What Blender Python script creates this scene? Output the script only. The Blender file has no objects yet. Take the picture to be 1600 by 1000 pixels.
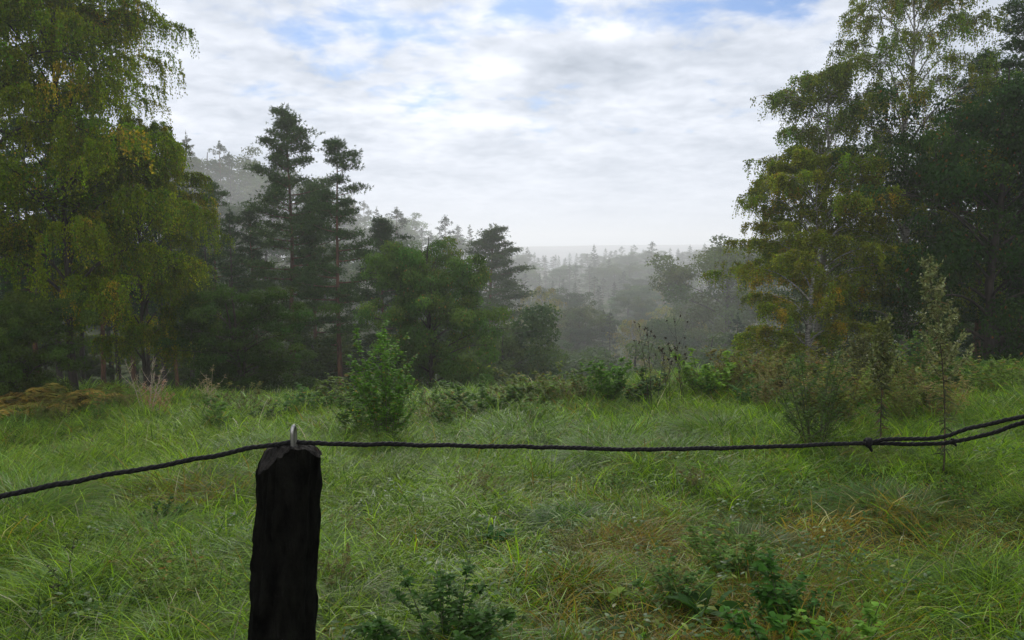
import bpy, math, random
import numpy as np
R = math.radians
scene = bpy.context.scene

# ------------------------------------------------------------------ camera
F = 1232.0                      # focal length in photo pixels (1600 wide)
PITCH = R(5.56)
CAM = np.array([0.0, 0.0, 1.55])
cam_d = bpy.data.cameras.new('camera')
cam_d.sensor_width = 36.0
cam_d.lens = 36.0 * F / 1600.0
cam_d.clip_start = 0.05
cam_d.clip_end = 5000
cam = bpy.data.objects.new('camera', cam_d)
scene.collection.objects.link(cam)
cam.location = CAM
cam.rotation_euler = (R(90) - PITCH, 0, 0)
scene.camera = cam

# ------------------------------------------------------------------ world
SUN_EL, SUN_AZ = R(34), R(-4)   # azimuth measured from +Y towards +X
world = bpy.data.worlds.new("World")
scene.world = world
world.use_nodes = True
wt = world.node_tree
for n in list(wt.nodes): wt.nodes.remove(n)
WN, WL = wt.nodes, wt.links

def mth(op, a, b=None, c=None, clamp=False, nt=None):
    nt = nt or wt
    n = nt.nodes.new('ShaderNodeMath'); n.operation = op; n.use_clamp = clamp
    for i, v in enumerate((a, b, c)):
        if v is None: continue
        if isinstance(v, (int, float)): n.inputs[i].default_value = v
        else: nt.links.new(v, n.inputs[i])
    return n.outputs[0]

def pix_dir(px, py):
    u, v = (px - 800) / F, (500 - py) / F
    d = np.array([u, math.cos(PITCH) + v * math.sin(PITCH), -math.sin(PITCH) + v * math.cos(PITCH)])
    return d / np.linalg.norm(d)

sky = WN.new('ShaderNodeTexSky'); sky.sky_type = 'NISHITA'; sky.sun_disc = False
sky.sun_elevation = SUN_EL; sky.sun_rotation = SUN_AZ
sky.air_density = 1.0; sky.dust_density = 0.6; sky.ozone_density = 3.0
tc = WN.new('ShaderNodeTexCoord')
sx = WN.new('ShaderNodeSeparateXYZ'); WL.new(tc.outputs['Generated'], sx.inputs[0])
dz = mth('ADD', mth('MAXIMUM', sx.outputs[2], 0.0), 0.20)
cu = mth('DIVIDE', sx.outputs[0], dz); cv = mth('DIVIDE', sx.outputs[1], dz)
cx = WN.new('ShaderNodeCombineXYZ'); WL.new(cu, cx.inputs[0]); WL.new(cv, cx.inputs[1])

def wnoise(scale, detail, rough, off, stretch=(1, 1, 1), dist=0.0):
    mp = WN.new('ShaderNodeMapping'); mp.inputs['Location'].default_value = off
    mp.inputs['Scale'].default_value = stretch
    WL.new(cx.outputs[0], mp.inputs[0])
    n = WN.new('ShaderNodeTexNoise'); n.inputs['Scale'].default_value = scale
    n.inputs['Detail'].default_value = detail; n.inputs['Roughness'].default_value = rough
    n.inputs['Distortion'].default_value = dist
    WL.new(mp.outputs[0], n.inputs['Vector'])
    return n.outputs[0]

def blob(px, py, rx, ry):
    """soft elliptical region of the sky round the direction of a cloud"""
    d = pix_dir(px, py)
    az, el = math.atan2(d[0], d[1]), math.asin(d[2])
    a = mth('ARCTAN2', sx.outputs[0], sx.outputs[1]); e = mth('ARCSINE', sx.outputs[2])
    a2 = mth('POWER', mth('DIVIDE', mth('SUBTRACT', a, az), rx / F), 2)
    e2 = mth('POWER', mth('DIVIDE', mth('SUBTRACT', e, el), ry / F), 2)
    return mth('EXPONENT', mth('MULTIPLY', mth('ADD', a2, e2), -1.0))

big = wnoise(0.8, 3, 0.5, (3.1, 1.7, 0))
fine = wnoise(5.0, 7, 0.55, (0.4, 8.2, 0), (1.0, 1.0, 1), 0.3)
tiny = wnoise(13.0, 4, 0.5, (5.4, 2.2, 0), (1, 1, 1), 0.3)
d0 = mth('ADD', mth('MULTIPLY', big, 0.55), mth('MULTIPLY', fine, 0.62))
d0 = mth('ADD', d0, mth('MULTIPLY', tiny, 0.20))
gaps = None
for (px, py, rx, ry, s) in ((545, 25, 45, 30, .13), (650, 52, 50, 14, .12), (795, 12, 60, 14, .14), (1090, 5, 120, 22, .18),
                            (1215, 15, 70, 24, .15), (470, 60, 60, 20, .08), (430, 85, 120, 14, .06), (400, 20, 50, 30, .08), (1005, 98, 60, 14, .12)):
    g = mth('MULTIPLY', blob(px, py, rx, ry), s)
    gaps = g if gaps is None else mth('ADD', gaps, g)
thick = None
for (px, py, rx, ry, s) in ((780, 110, 90, 40, .10), (900, 90, 150, 40, .10), (760, 185, 130, 20, .08), (800, 330, 900, 110, .25)):
    g = mth('MULTIPLY', blob(px, py, rx, ry), s)
    thick = g if thick is None else mth('ADD', thick, g)
dens = mth('ADD', mth('SUBTRACT', d0, gaps), thick)
mr = WN.new('ShaderNodeMapRange'); mr.interpolation_type = 'SMOOTHSTEP'
WL.new(dens, mr.inputs['Value'])
mr.inputs['From Min'].default_value = 0.45; mr.inputs['From Max'].default_value = 0.66
cover = mr.outputs[0]
# cloud brightness: thick middles are greyer, edges and the part round the sun brighter
shade = wnoise(3.0, 5, 0.5, (9.4, 4.4, 0), (0.9, 1.0, 1), 0.2)
sh = mth('MULTIPLY', mth('SUBTRACT', shade, 0.5), 0.62)
sh = mth('ADD', sh, mth('MULTIPLY', mth('SUBTRACT', tiny, 0.5), 0.30))
sh = mth('MULTIPLY', sh, mth('MULTIPLY', sx.outputs[2], 7.0, clamp=True))
lum = mth('ADD', 0.70, mth('MULTIPLY', sh, 1.0))
for (px, py, rx, ry, s) in ((775, 108, 50, 22, .26), (758, 186, 45, 13, .20), (950, 48, 70, 16, .20),
                            (945, 105, 110, 30, -.09), (860, 140, 70, 20, -.05), (1060, 70, 80, 24, -.07), (620, 150, 240, 60, .05)):
    lum = mth('ADD', lum, mth('MULTIPLY', blob(px, py, rx, ry), s))
sund = (math.sin(SUN_AZ) * math.cos(SUN_EL), math.cos(SUN_AZ) * math.cos(SUN_EL), math.sin(SUN_EL))
vd = WN.new('ShaderNodeVectorMath'); vd.operation = 'DOT_PRODUCT'
WL.new(tc.outputs['Generated'], vd.inputs[0]); vd.inputs[1].default_value = sund
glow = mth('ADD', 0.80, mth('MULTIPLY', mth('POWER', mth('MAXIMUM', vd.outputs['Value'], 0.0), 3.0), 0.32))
glow = mth('ADD', glow, mth('MULTIPLY', mth('MAXIMUM', mth('MULTIPLY', sx.outputs[1], -1.0), 0.0), 1.3))  # unseen sky behind the camera, brightened to light the foliage from the front
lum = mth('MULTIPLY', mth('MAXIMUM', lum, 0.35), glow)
lowsky = mth('MULTIPLY', mth('EXPONENT', mth('MULTIPLY', mth('MAXIMUM', sx.outputs[2], 0.0), -7.0)), 0.20)
lum = mth('ADD', lum, lowsky)
cc = WN.new('ShaderNodeCombineXYZ')
SKYS = 0.10
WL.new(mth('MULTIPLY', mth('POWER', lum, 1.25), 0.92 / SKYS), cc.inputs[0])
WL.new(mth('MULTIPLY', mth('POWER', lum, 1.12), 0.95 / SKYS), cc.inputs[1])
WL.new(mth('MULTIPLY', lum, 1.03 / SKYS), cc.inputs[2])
deep = WN.new('ShaderNodeVectorMath'); deep.operation = 'MULTIPLY'
WL.new(sky.outputs[0], deep.inputs[0]); deep.inputs[1].default_value = (.50, .62, .80)
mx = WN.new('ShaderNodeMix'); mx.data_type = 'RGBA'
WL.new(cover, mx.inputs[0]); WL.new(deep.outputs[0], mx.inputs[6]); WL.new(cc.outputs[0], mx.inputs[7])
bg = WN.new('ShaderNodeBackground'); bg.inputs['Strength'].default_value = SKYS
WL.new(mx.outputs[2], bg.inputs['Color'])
wo = WN.new('ShaderNodeOutputWorld'); WL.new(bg.outputs[0], wo.inputs[0])

sun_d = bpy.data.lights.new('sun', 'SUN'); sun_d.energy = 1.9; sun_d.angle = R(14); sun_d.color = (1, .96, .88)
sun = bpy.data.objects.new('sun', sun_d); scene.collection.objects.link(sun)
sun.rotation_euler = (R(90) - SUN_EL, 0, math.pi - SUN_AZ)   # light travels from the sun's direction
scene.view_settings.view_transform = 'Standard'
scene.view_settings.look = 'None'
scene.view_settings.exposure = 0.22
scene.view_settings.gamma = 1.0
scene.cycles.use_denoising = True
scene.cycles.max_bounces = 8
scene.cycles.diffuse_bounces = 3
scene.cycles.transmission_bounces = 4
scene.cycles.transparent_max_bounces = 8
scene.cycles.volume_bounces = 4

# ------------------------------------------------------------------ numeric helpers
rng = np.random.default_rng(11)

def sstep(a, b, x):
    t = np.clip((x - a) / (b - a), 0, 1)
    return t * t * (3 - 2 * t)

_perm = np.random.default_rng(5).random((256, 256))
def vnoise(x, y, s=1.0, o=0.0):
    x = np.asarray(x, float) / s + o * 17.3 + 1000; y = np.asarray(y, float) / s + o * 9.1 + 1000
    ix = np.floor(x).astype(int); iy = np.floor(y).astype(int)
    fx = x - ix; fy = y - iy
    fx = fx * fx * (3 - 2 * fx); fy = fy * fy * (3 - 2 * fy)
    a = _perm[ix % 256, iy % 256]; b = _perm[(ix + 1) % 256, iy % 256]
    c = _perm[ix % 256, (iy + 1) % 256]; d = _perm[(ix + 1) % 256, (iy + 1) % 256]
    return (a * (1 - fx) + b * fx) * (1 - fy) + (c * (1 - fx) + d * fx) * fy

def height(x, y):
    x = np.asarray(x, float); y = np.asarray(y, float)
    yy = np.where(y < 8, y, 8 + 8 * np.tanh((y - 8) / 8))
    xx = 12 * np.tanh(x / 12)
    near = -0.072 * yy + 0.032 * xx * sstep(0, 9, y)
    near = near - .24 * sstep(4.5, 11, y) * sstep(3.5, -.5, x)
    near = near + (vnoise(x, y, 1.9, 1) - .5) * .20 + (vnoise(x, y, .7, 2) - .5) * .11
    s = sstep(12, 62, y)
    xc = 0.12 * y + 3; w = 14 + 0.22 * np.maximum(y, 0)
    depth = 2.5 + 16 * np.exp(-((x - xc) / w) ** 2)
    z = near - s * depth
    z = z + s * np.clip(-x - 18, 0, 90) * 0.055 + s * np.clip(x - 60, 0, 90) * .03
    z = z + (vnoise(x, y, 22, 3) - .5) * 2.0 * sstep(20, 60, y)
    r = np.hypot(x, y)
    z = z * (1 - sstep(220, 380, r)) - 22 * sstep(220, 380, r)
    z = z + sstep(800, 1350, r) * (16 + 15 * vnoise(x, y, 330, 4))
    return z

COL = scene.collection
def make_mesh(name, V, Fq, C=None, smooth=False):
    me = bpy.data.meshes.new(name)
    V = np.ascontiguousarray(V, dtype=np.float32); Fq = np.ascontiguousarray(Fq, dtype=np.int32)
    me.vertices.add(len(V)); me.vertices.foreach_set('co', V.ravel())
    k = Fq.shape[1]
    me.loops.add(Fq.size); me.loops.foreach_set('vertex_index', Fq.ravel())
    me.polygons.add(len(Fq))
    me.polygons.foreach_set('loop_start', np.arange(len(Fq), dtype=np.int32) * k)
    me.polygons.foreach_set('use_smooth', np.full(len(Fq), smooth, dtype=bool))
    me.update(calc_edges=True)
    if C is not None:
        at = me.color_attributes.new('tint', 'FLOAT_COLOR', 'POINT')
        C4 = np.ones((len(V), 4), dtype=np.float32); C4[:, :3] = C
        at.data.foreach_set('color', C4.ravel())
    return me

def link(name, me, mat, parent=None, loc=(0, 0, 0)):
    o = bpy.data.objects.new(name, me); COL.objects.link(o)
    if mat and not me.materials: me.materials.append(mat)
    if parent: o.parent = parent
    o.location = loc
    return o

def tag(o, label, cat, group=None, kind=None):
    if label: o['label'] = label
    if cat: o['category'] = cat
    if group: o['group'] = group
    if kind: o['kind'] = kind
    return o

def thing(name, label, cat, loc=(0, 0, 0), rz=0, sc=1.0, group=None):
    o = bpy.data.objects.new(name, None); COL.objects.link(o)
    o.empty_display_size = .2
    o.location = loc; o.rotation_euler = (0, 0, rz)
    o.scale = (sc, sc, sc) if not hasattr(sc, '__len__') else sc
    return tag(o, label, cat, group)

def unit(v):
    return v / np.maximum(np.linalg.norm(v, axis=-1, keepdims=True), 1e-9)

class Acc:
    def __init__(s): s.v, s.f, s.c, s.n = [], [], [], 0
    def add(s, V, Fq, C):
        V = np.asarray(V, float).reshape(-1, 3); C = np.asarray(C, float)
        if C.ndim == 1: C = np.tile(C, (len(V), 1))
        s.v.append(V); s.f.append(np.asarray(Fq).reshape(-1, 4) + s.n); s.c.append(C); s.n += len(V)
    def tube(s, P, r, sides=6, col=(1, 1, 1), cap=True, wob=0.0, rg=None):
        P = np.asarray(P, float); r = np.broadcast_to(np.asarray(r, float), (len(P),)).copy()
        T = unit(np.gradient(P, axis=0))
        ref = np.array([0.31, 0.95, 0.0]) if abs(T[0, 2]) > .7 else np.array([0, 0, 1.0])
        U = unit(np.cross(T, ref)); W = np.cross(T, U)
        a = np.linspace(0, 2 * np.pi, sides, endpoint=False)
        rr = r[:, None] * (1 + (wob * (rg.random((len(P), sides)) - .5) if wob else 0))
        V = P[:, None, :] + rr[..., None] * (np.cos(a)[None, :, None] * U[:, None, :] + np.sin(a)[None, :, None] * W[:, None, :])
        n = len(P); i = np.arange(n - 1)[:, None] * sides; j = np.arange(sides)[None, :]; j2 = (j + 1) % sides
        Fq = np.stack([i + j, i + j2, i + sides + j2, i + sides + j], -1).reshape(-1, 4)
        s.add(V, Fq, col)
    def tubes(s, A, B, ra, rb, col, M=None, sides=3):
        """many straight or once-bent thin twigs; A, B (n,3), M optional mid point"""
        n = len(A)
        if n == 0: return
        pts = [A, B] if M is None else [A, M, B]
        rad = [ra, rb] if M is None else [ra, (ra + rb) * .5, rb]
        T = unit(B - A); U = unit(np.cross(T, np.array([.3, .2, 1.0]))); W = np.cross(T, U)
        a = np.linspace(0, 2 * np.pi, sides, endpoint=False); K = len(pts)
        V = np.stack([p[:, None, :] + r * (np.cos(a)[None, :, None] * U[:, None, :] + np.sin(a)[None, :, None] * W[:, None, :])
                      for p, r in zip(pts, [np.asarray(x).reshape(-1, 1, 1) if np.ndim(x) else x for x in rad])], 1)
        base = np.arange(n)[:, None, None] * K * sides
        i = np.arange(K - 1)[None, :, None] * sides; j = np.arange(sides)[None, None, :]; j2 = (j + 1) % sides
        Fq = np.stack([base + i + j, base + i + j2, base + i + sides + j2, base + i + sides + j], -1).reshape(-1, 4)
        C = np.asarray(col, float)
        if C.ndim == 2: C = np.repeat(C, K * sides, 0)
        s.add(V, Fq, C)
    def diamonds(s, P, D, L, Wd, col, rg, N=None):
        """leaf-shaped quads: from P along D, length L, width Wd"""
        n = len(P)
        if n == 0: return
        D = unit(D); side = unit(np.cross(D, unit(rg.normal(size=(n, 3))) if N is None else N))
        L = np.broadcast_to(L, (n,))[:, None]; Wd = np.broadcast_to(Wd, (n,))[:, None]
        V = np.stack([P, P + D * L * .45 + side * Wd * .5, P + D * L, P + D * L * .45 - side * Wd * .5], 1)
        C = np.asarray(col, float)
        if C.ndim == 2: C = np.repeat(C, 4, 0)
        s.add(V, np.arange(n * 4).reshape(-1, 4), C)
    def strips(s, P, D, L, Wd, droop, prof, col, rg, K=4, flat=True):
        """bent blades or long leaves; prof = width factor at each of K points"""
        n = len(P)
        if n == 0: return
        D = unit(D); L = np.broadcast_to(L, (n,)); Wd = np.broadcast_to(Wd, (n,)); droop = np.broadcast_to(droop, (n,))
        Dh = D.copy(); Dh[:, 2] = 0
        a = rg.random(n) * 6.28
        side = np.stack([np.cos(a), np.sin(a), np.zeros(n)], 1) if not flat else unit(np.cross(D, np.array([0, 0, 1.0]) + rg.normal(size=(n, 3)) * .35))
        t = np.array([0, .34, .7, 1.0]) if K == 4 else np.linspace(0, 1, K)
        V = P[:, None, :] + D[:, None, :] * (L[:, None] * t)[..., None]
        V = V + np.array([0, 0, -1.0]) * (droop[:, None] * L[:, None] * t ** 2)[..., None]
        V = V + Dh[:, None, :] * (droop[:, None] * L[:, None] * t ** 2 * .7)[..., None]
        w = (Wd[:, None] * np.asarray(prof)[None, :] * .5)[..., None] * side[:, None, :]
        V = np.stack([V - w, V + w], 2)
        i = np.arange(n)[:, None] * 2 * K + np.arange(K - 1)[None, :] * 2
        Fq = np.stack([i, i + 1, i + 3, i + 2], -1).reshape(-1, 4)
        C = np.asarray(col, float)
        if C.ndim == 2: C = np.repeat(C, 2 * K, 0)
        s.add(V, Fq, C)
    def mesh(s, name, smooth=False):
        return make_mesh(name, np.concatenate(s.v), np.concatenate(s.f), np.concatenate(s.c), smooth)

def tint(rg, n, base, var=.18, alts=()):
    """n leaf colours round a base; alts = ((share, colour), ...)"""
    C = np.tile(np.asarray(base, float), (n, 1)); r = rg.random(n); a0 = 0
    for sh_, col in alts:
        C[(r >= a0) & (r < a0 + sh_)] = col; a0 += sh_
    C = C * (1 + rg.normal(size=(n, 1)) * var) * (1 + rg.normal(size=(n, 3)) * var * .25)
    return np.clip(C, .004, .9)

# ------------------------------------------------------------------ materials
def new_mat(name):
    m = bpy.data.materials.new(name); m.use_nodes = True
    nt = m.node_tree
    for n in list(nt.nodes): nt.nodes.remove(n)
    out = nt.nodes.new('ShaderNodeOutputMaterial')
    return m, nt, out

def leaf_mat(name, rough=.5, trans=.35, spec=.4, tboost=(1.25, 1.3, .6), vary=.22):
    m, nt, out = new_mat(name)
    at = nt.nodes.new('ShaderNodeAttribute'); at.attribute_name = 'tint'
    col = at.outputs['Color']
    if vary:      # each plant has its own green
        oi = nt.nodes.new('ShaderNodeObjectInfo')
        hs = nt.nodes.new('ShaderNodeHueSaturation'); nt.links.new(col, hs.inputs['Color'])
        nt.links.new(mth('ADD', mth('MULTIPLY', oi.outputs['Random'], vary * 2, nt=nt), 1 - vary, nt=nt), hs.inputs['Value'])
        fr = mth('FRACT', mth('MULTIPLY', oi.outputs['Random'], 7.31, nt=nt), nt=nt)
        nt.links.new(mth('ADD', mth('MULTIPLY', fr, -.030, nt=nt), .519, nt=nt), hs.inputs['Hue'])
        col = hs.outputs['Color']
    p = nt.nodes.new('ShaderNodeBsdfPrincipled'); nt.links.new(col, p.inputs['Base Color'])
    p.inputs['Roughness'].default_value = rough; p.inputs['Specular IOR Level'].default_value = spec
    tr = nt.nodes.new('ShaderNodeBsdfTranslucent')
    mm = nt.nodes.new('ShaderNodeVectorMath'); mm.operation = 'MULTIPLY'
    nt.links.new(col, mm.inputs[0]); mm.inputs[1].default_value = tboost
    nt.links.new(mm.outputs[0], tr.inputs['Color'])
    mix = nt.nodes.new('ShaderNodeMixShader'); mix.inputs[0].default_value = trans
    nt.links.new(p.outputs[0], mix.inputs[1]); nt.links.new(tr.outputs[0], mix.inputs[2])
    nt.links.new(mix.outputs[0], out.inputs[0])
    return m

def bark_mat(name, c1, c2, scale=6, stretch=(1, 1, .25), rough=.85, c3=None, band=None, bump=.4, spec=.25):
    m, nt, out = new_mat(name)
    tcn = nt.nodes.new('ShaderNodeTexCoord'); mp = nt.nodes.new('ShaderNodeMapping'); mp.inputs['Scale'].default_value = stretch
    nt.links.new(tcn.outputs['Object'], mp.inputs[0])
    n = nt.nodes.new('ShaderNodeTexNoise'); n.inputs['Scale'].default_value = scale; n.inputs['Detail'].default_value = 8; n.inputs['Roughness'].default_value = .65
    nt.links.new(mp.outputs[0], n.inputs['Vector'])
    cr = nt.nodes.new('ShaderNodeValToRGB'); cr.color_ramp.elements[0].position = .35; cr.color_ramp.elements[1].position = .62
    cr.color_ramp.elements[0].color = (*c1, 1); cr.color_ramp.elements[1].color = (*c2, 1)
    if c3: 
        e = cr.color_ramp.elements.new(.75); e.color = (*c3, 1)
    nt.links.new(n.outputs[0], cr.inputs[0])
    p = nt.nodes.new('ShaderNodeBsdfPrincipled'); p.inputs['Roughness'].default_value = rough
    p.inputs['Specular IOR Level'].default_value = spec
    nt.links.new(cr.outputs[0], p.inputs['Base Color'])
    b = nt.nodes.new('ShaderNodeBump'); b.inputs['Strength'].default_value = bump; b.inputs['Distance'].default_value = .02
    nt.links.new(n.outputs[0], b.inputs['Height']); nt.links.new(b.outputs[0], p.inputs['Normal'])
    nt.links.new(p.outputs[0], out.inputs[0])
    return m

M_LEAF = leaf_mat('foliage', .6, .42, .06)
M_NEEDLE = leaf_mat('needles', .65, .15, .08)
M_GRASS = leaf_mat('grass_blades', .45, .42, .14, vary=0)
M_STEM = leaf_mat('plant_stems', .6, .1, .2, vary=0)
M_BIRCH = bark_mat('birch_bark', (.03, .028, .025), (.42, .40, .36), 5, (1.2, 1.2, 3.0))
M_DARK = bark_mat('dark_bark', (.016, .013, .010), (.06, .05, .04), 7)
M_PINE = bark_mat('pine_bark', (.035, .022, .015), (.15, .075, .04), 5)

# ------------------------------------------------------------------ ground
def ground():
    g = np.linspace(-1, 1, 380)
    ax = np.sinh(g * 5.7) / np.sinh(5.7) * 1500
    X, Y = np.meshgrid(ax, ax, indexing='ij')
    Z = height(X, Y)
    n = len(ax)
    V = np.stack([X, Y, Z], -1).reshape(-1, 3)
    i = np.arange(n - 1)[:, None] * n + np.arange(n - 1)[None, :]
    Fq = np.stack([i, i + n, i + n + 1, i + 1], -1).reshape(-1, 4)
    me = make_mesh('ground', V, Fq, None, True)
    m, nt, out = new_mat('soil_thatch_and_haze_tint')
    geo = nt.nodes.new('ShaderNodeNewGeometry')
    n1 = nt.nodes.new('ShaderNodeTexNoise'); n1.inputs['Scale'].default_value = 1.1; n1.inputs['Detail'].default_value = 8
    n2 = nt.nodes.new('ShaderNodeTexNoise'); n2.inputs['Scale'].default_value = 26; n2.inputs['Detail'].default_value = 6; n2.inputs['Roughness'].default_value = .7
    nt.links.new(geo.outputs['Position'], n1.inputs['Vector']); nt.links.new(geo.outputs['Position'], n2.inputs['Vector'])
    c1 = nt.nodes.new('ShaderNodeValToRGB'); e = c1.color_ramp.elements
    e[0].position = .35; e[0].color = (.025, .055, .006, 1); e[1].position = .65; e[1].color = (.055, .06, .014, 1)
    nt.links.new(n1.outputs[0], c1.inputs[0])
    c2 = nt.nodes.new('ShaderNodeMix'); c2.data_type = 'RGBA'; c2.inputs[7].default_value = (.03, .03, .012, 1)
    mrr = nt.nodes.new('ShaderNodeMapRange'); mrr.inputs['From Min'].default_value = .45; mrr.inputs['From Max'].default_value = .65
    nt.links.new(n2.outputs[0], mrr.inputs['Value']); nt.links.new(mrr.outputs[0], c2.inputs[0]); nt.links.new(c1.outputs[0], c2.inputs[6])
    p = nt.nodes.new('ShaderNodeBsdfPrincipled'); p.inputs['Roughness'].default_value = .95; p.inputs['Specular IOR Level'].default_value = .1
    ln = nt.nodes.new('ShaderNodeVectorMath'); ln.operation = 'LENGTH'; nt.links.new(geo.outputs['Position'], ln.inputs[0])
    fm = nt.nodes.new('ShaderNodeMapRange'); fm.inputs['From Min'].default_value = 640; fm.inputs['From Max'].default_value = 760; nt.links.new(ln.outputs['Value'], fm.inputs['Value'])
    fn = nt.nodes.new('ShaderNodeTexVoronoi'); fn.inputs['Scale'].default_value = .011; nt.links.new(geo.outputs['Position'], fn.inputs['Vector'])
    fc = nt.nodes.new('ShaderNodeValToRGB'); fe = fc.color_ramp.elements; fe[0].color = (.26, .28, .29, 1); fe[1].color = (.38, .37, .38, 1)  # pale grey patches on far ground; brightness of the haze painted into the colour
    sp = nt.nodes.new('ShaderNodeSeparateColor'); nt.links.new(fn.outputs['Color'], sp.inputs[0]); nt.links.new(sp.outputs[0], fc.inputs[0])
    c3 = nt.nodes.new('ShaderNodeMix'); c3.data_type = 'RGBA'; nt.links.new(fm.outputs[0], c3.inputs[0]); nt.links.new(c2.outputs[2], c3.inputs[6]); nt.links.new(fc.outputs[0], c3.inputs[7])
    nt.links.new(c3.outputs[2], p.inputs['Base Color'])
    b = nt.nodes.new('ShaderNodeBump'); b.inputs['Strength'].default_value = .8; b.inputs['Distance'].default_value = .03
    nt.links.new(n2.outputs[0], b.inputs['Height']); nt.links.new(b.outputs[0], p.inputs['Normal'])
    nt.links.new(p.outputs[0], out.inputs[0])
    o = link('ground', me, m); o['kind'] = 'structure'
    return o
ground()

# ------------------------------------------------------------------ haze
def haze():
    x, z0, z1 = 1530, -40, 19.5
    V = [(-x, -x, z0), (x, -x, z0), (x, x, z0), (-x, x, z0), (-x, -x, z1), (x, -x, z1), (x, x, z1), (-x, x, z1)]
    Fq = [(0, 3, 2, 1), (4, 5, 6, 7), (0, 1, 5, 4), (1, 2, 6, 5), (2, 3, 7, 6), (3, 0, 4, 7)]
    me = make_mesh('haze', np.array(V), np.array(Fq))
    m, nt, out = new_mat('mist')
    v = nt.nodes.new('ShaderNodeVolumePrincipled')
    v.inputs['Color'].default_value = (.985, .987, .99, 1)
    v.inputs['Density'].default_value = HAZE_DENSITY
    v.inputs['Anisotropy'].default_value = .42
    nt.links.new(v.outputs[0], out.inputs['Volume'])
    o = link('haze', me, m); o['kind'] = 'stuff'
HAZE_DENSITY = 0.00125
haze()

# ------------------------------------------------------------------ tree builders (each returns trunk mesh, crown mesh, native height)
def bez(p0, p1, p2, n):
    t = np.linspace(0, 1, n)[:, None]
    return p0 * (1 - t) ** 2 + 2 * p1 * t * (1 - t) + p2 * t ** 2

def trunk_path(rg, H, lean=.03, n=14):
    t = np.linspace(0, 1, n)
    wx = np.cumsum(rg.normal(size=n)) * .012 * H * lean / .03 * .4; wy = np.cumsum(rg.normal(size=n)) * .012 * H * lean / .03 * .4
    return np.stack([wx - wx[0], wy - wy[0], t * H], 1)

def at_t(P, t):
    t = np.clip(t, 0, 1) * (len(P) - 1); i = np.minimum(t.astype(int), len(P) - 2); f = (t - i)[:, None]
    return P[i] * (1 - f) + P[i + 1] * f

GOLD = (.33, .25, .015)
def birch(seed, H=14, spread=3.6, lo=.16, limbs=34, subs=9, strands=11, leaves=30, leaf=.062, base=(.105, .125, .022), gold=.05, dens=1.0, hang=1.0):
    rg = np.random.default_rng(seed); T = Acc(); C = Acc()
    P = trunk_path(rg, H); T.tube(P, np.linspace(.17, .012, len(P)) * H / 14, 8, wob=.15, rg=rg)
    S, SD, SG = [], [], []
    for k in range(limbs):
        t = lo + (1 - lo) * ((k + rg.random() * .8) / limbs) ** .92
        az = k * 2.399 + rg.normal() * .35
        prof = (np.sin(np.pi * min(1, (t - lo) / (1 - lo) * .82 + .17)) ** .7)
        L = spread * prof * (.72 + .5 * rg.random()) + .35
        o = np.array([math.cos(az), math.sin(az), 0])
        p0 = at_t(P, np.array([t * .93]))[0]
        up = (.30 + .35 * t) * L + .3
        p1 = p0 + o * L * .5 + np.array([0, 0, up * 1.25]); p2 = p0 + o * L + np.array([0, 0, up * (.75 if t > .5 else .45)])
        Q = bez(p0, p1, p2, 9); r0 = (.055 * (1 - t) + .018) * H / 14
        T.tube(Q, np.linspace(r0, .006, 9), 5)
        g = rg.random() < .5
        for j in range(subs):
            u = .18 + .82 * (j + rg.random()) / subs
            q0 = at_t(Q, np.array([u]))[0]
            a2 = az + rg.normal() * 1.0; l2 = (.28 + .35 * rg.random()) * L * (1.15 - .55 * u) + .15
            o2 = np.array([math.cos(a2), math.sin(a2), 0])
            q1 = q0 + o2 * l2 * .55 + np.array([0, 0, .28 * l2]); q2 = q0 + o2 * l2 + np.array([0, 0, (-.05 + .2 * rg.random()) * l2])
            W = bez(q0, q1, q2, 5); T.tube(W, np.linspace(.011, .004, 5), 3)
            m = max(2, int(strands * (.55 + .9 * rg.random()) * dens))
            S.append(at_t(W, rg.random(m) ** .7)); SD.append(unit(o2 + rg.normal(size=(m, 3)) * .8) * [1, 1, .3])
            SG.append(np.full(m, 1.0 if (g and rg.random() < gold * 2.2) else 0.0))
    S = np.concatenate(S); SD = np.concatenate(SD); SG = np.concatenate(SG); n = len(S)
    Ls = (.35 + .75 * rg.random(n) ** 1.3) * hang * (H / 14) ** .5
    out = .30 + .25 * rg.random(n)
    def pos(i, s): return S[i] + SD[i] * (Ls[i] * out[i] * (1 - (1 - s) ** 2))[:, None] + np.array([0, 0, -1.0]) * (Ls[i] * s ** 1.6)[:, None] + np.array([0, 0, .12]) * (np.sin(s * 3.14) * Ls[i])[:, None]
    I = np.arange(n)
    C.tubes(pos(I, np.zeros(n)), pos(I, np.ones(n)), .0045, .002, (.07, .05, .03), M=pos(I, np.full(n, .45)))
    li = np.repeat(I, leaves); s = rg.random(len(li)) * .97 + .03
    LP = pos(li, s) + rg.normal(size=(len(li), 3)) * .045
    LD = rg.normal(size=(len(li), 3)) * .8 + np.array([0, 0, -.9]) + SD[li] * .5
    sprayc = (1 + rg.normal(size=(n, 1)) * .10) * np.repeat((1 + rg.normal(size=(n // 9 + 1, 1)) * .20) * (1 + rg.normal(size=(n // 9 + 1, 3)) * [.13, .04, .1]), 9, 0)[:n]
    col = tint(rg, len(li), base, .22, ((.02, (.26, .19, .03)), (.10, (base[0] * 1.35, base[1] * 1.2, base[2]))))
    col = np.clip(col * sprayc[li], .004, .9)
    gi = SG[li] > 0; pick = gi & (rg.random(len(li)) < .75)
    col[pick] = tint(rg, int(pick.sum()), GOLD, .25)
    C.diamonds(LP, LD, leaf * (.8 + .5 * rg.random(len(li))), leaf * .78, col, rg)
    return T.mesh('birch_trunk', True), C.mesh('birch_crown'), H

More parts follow.
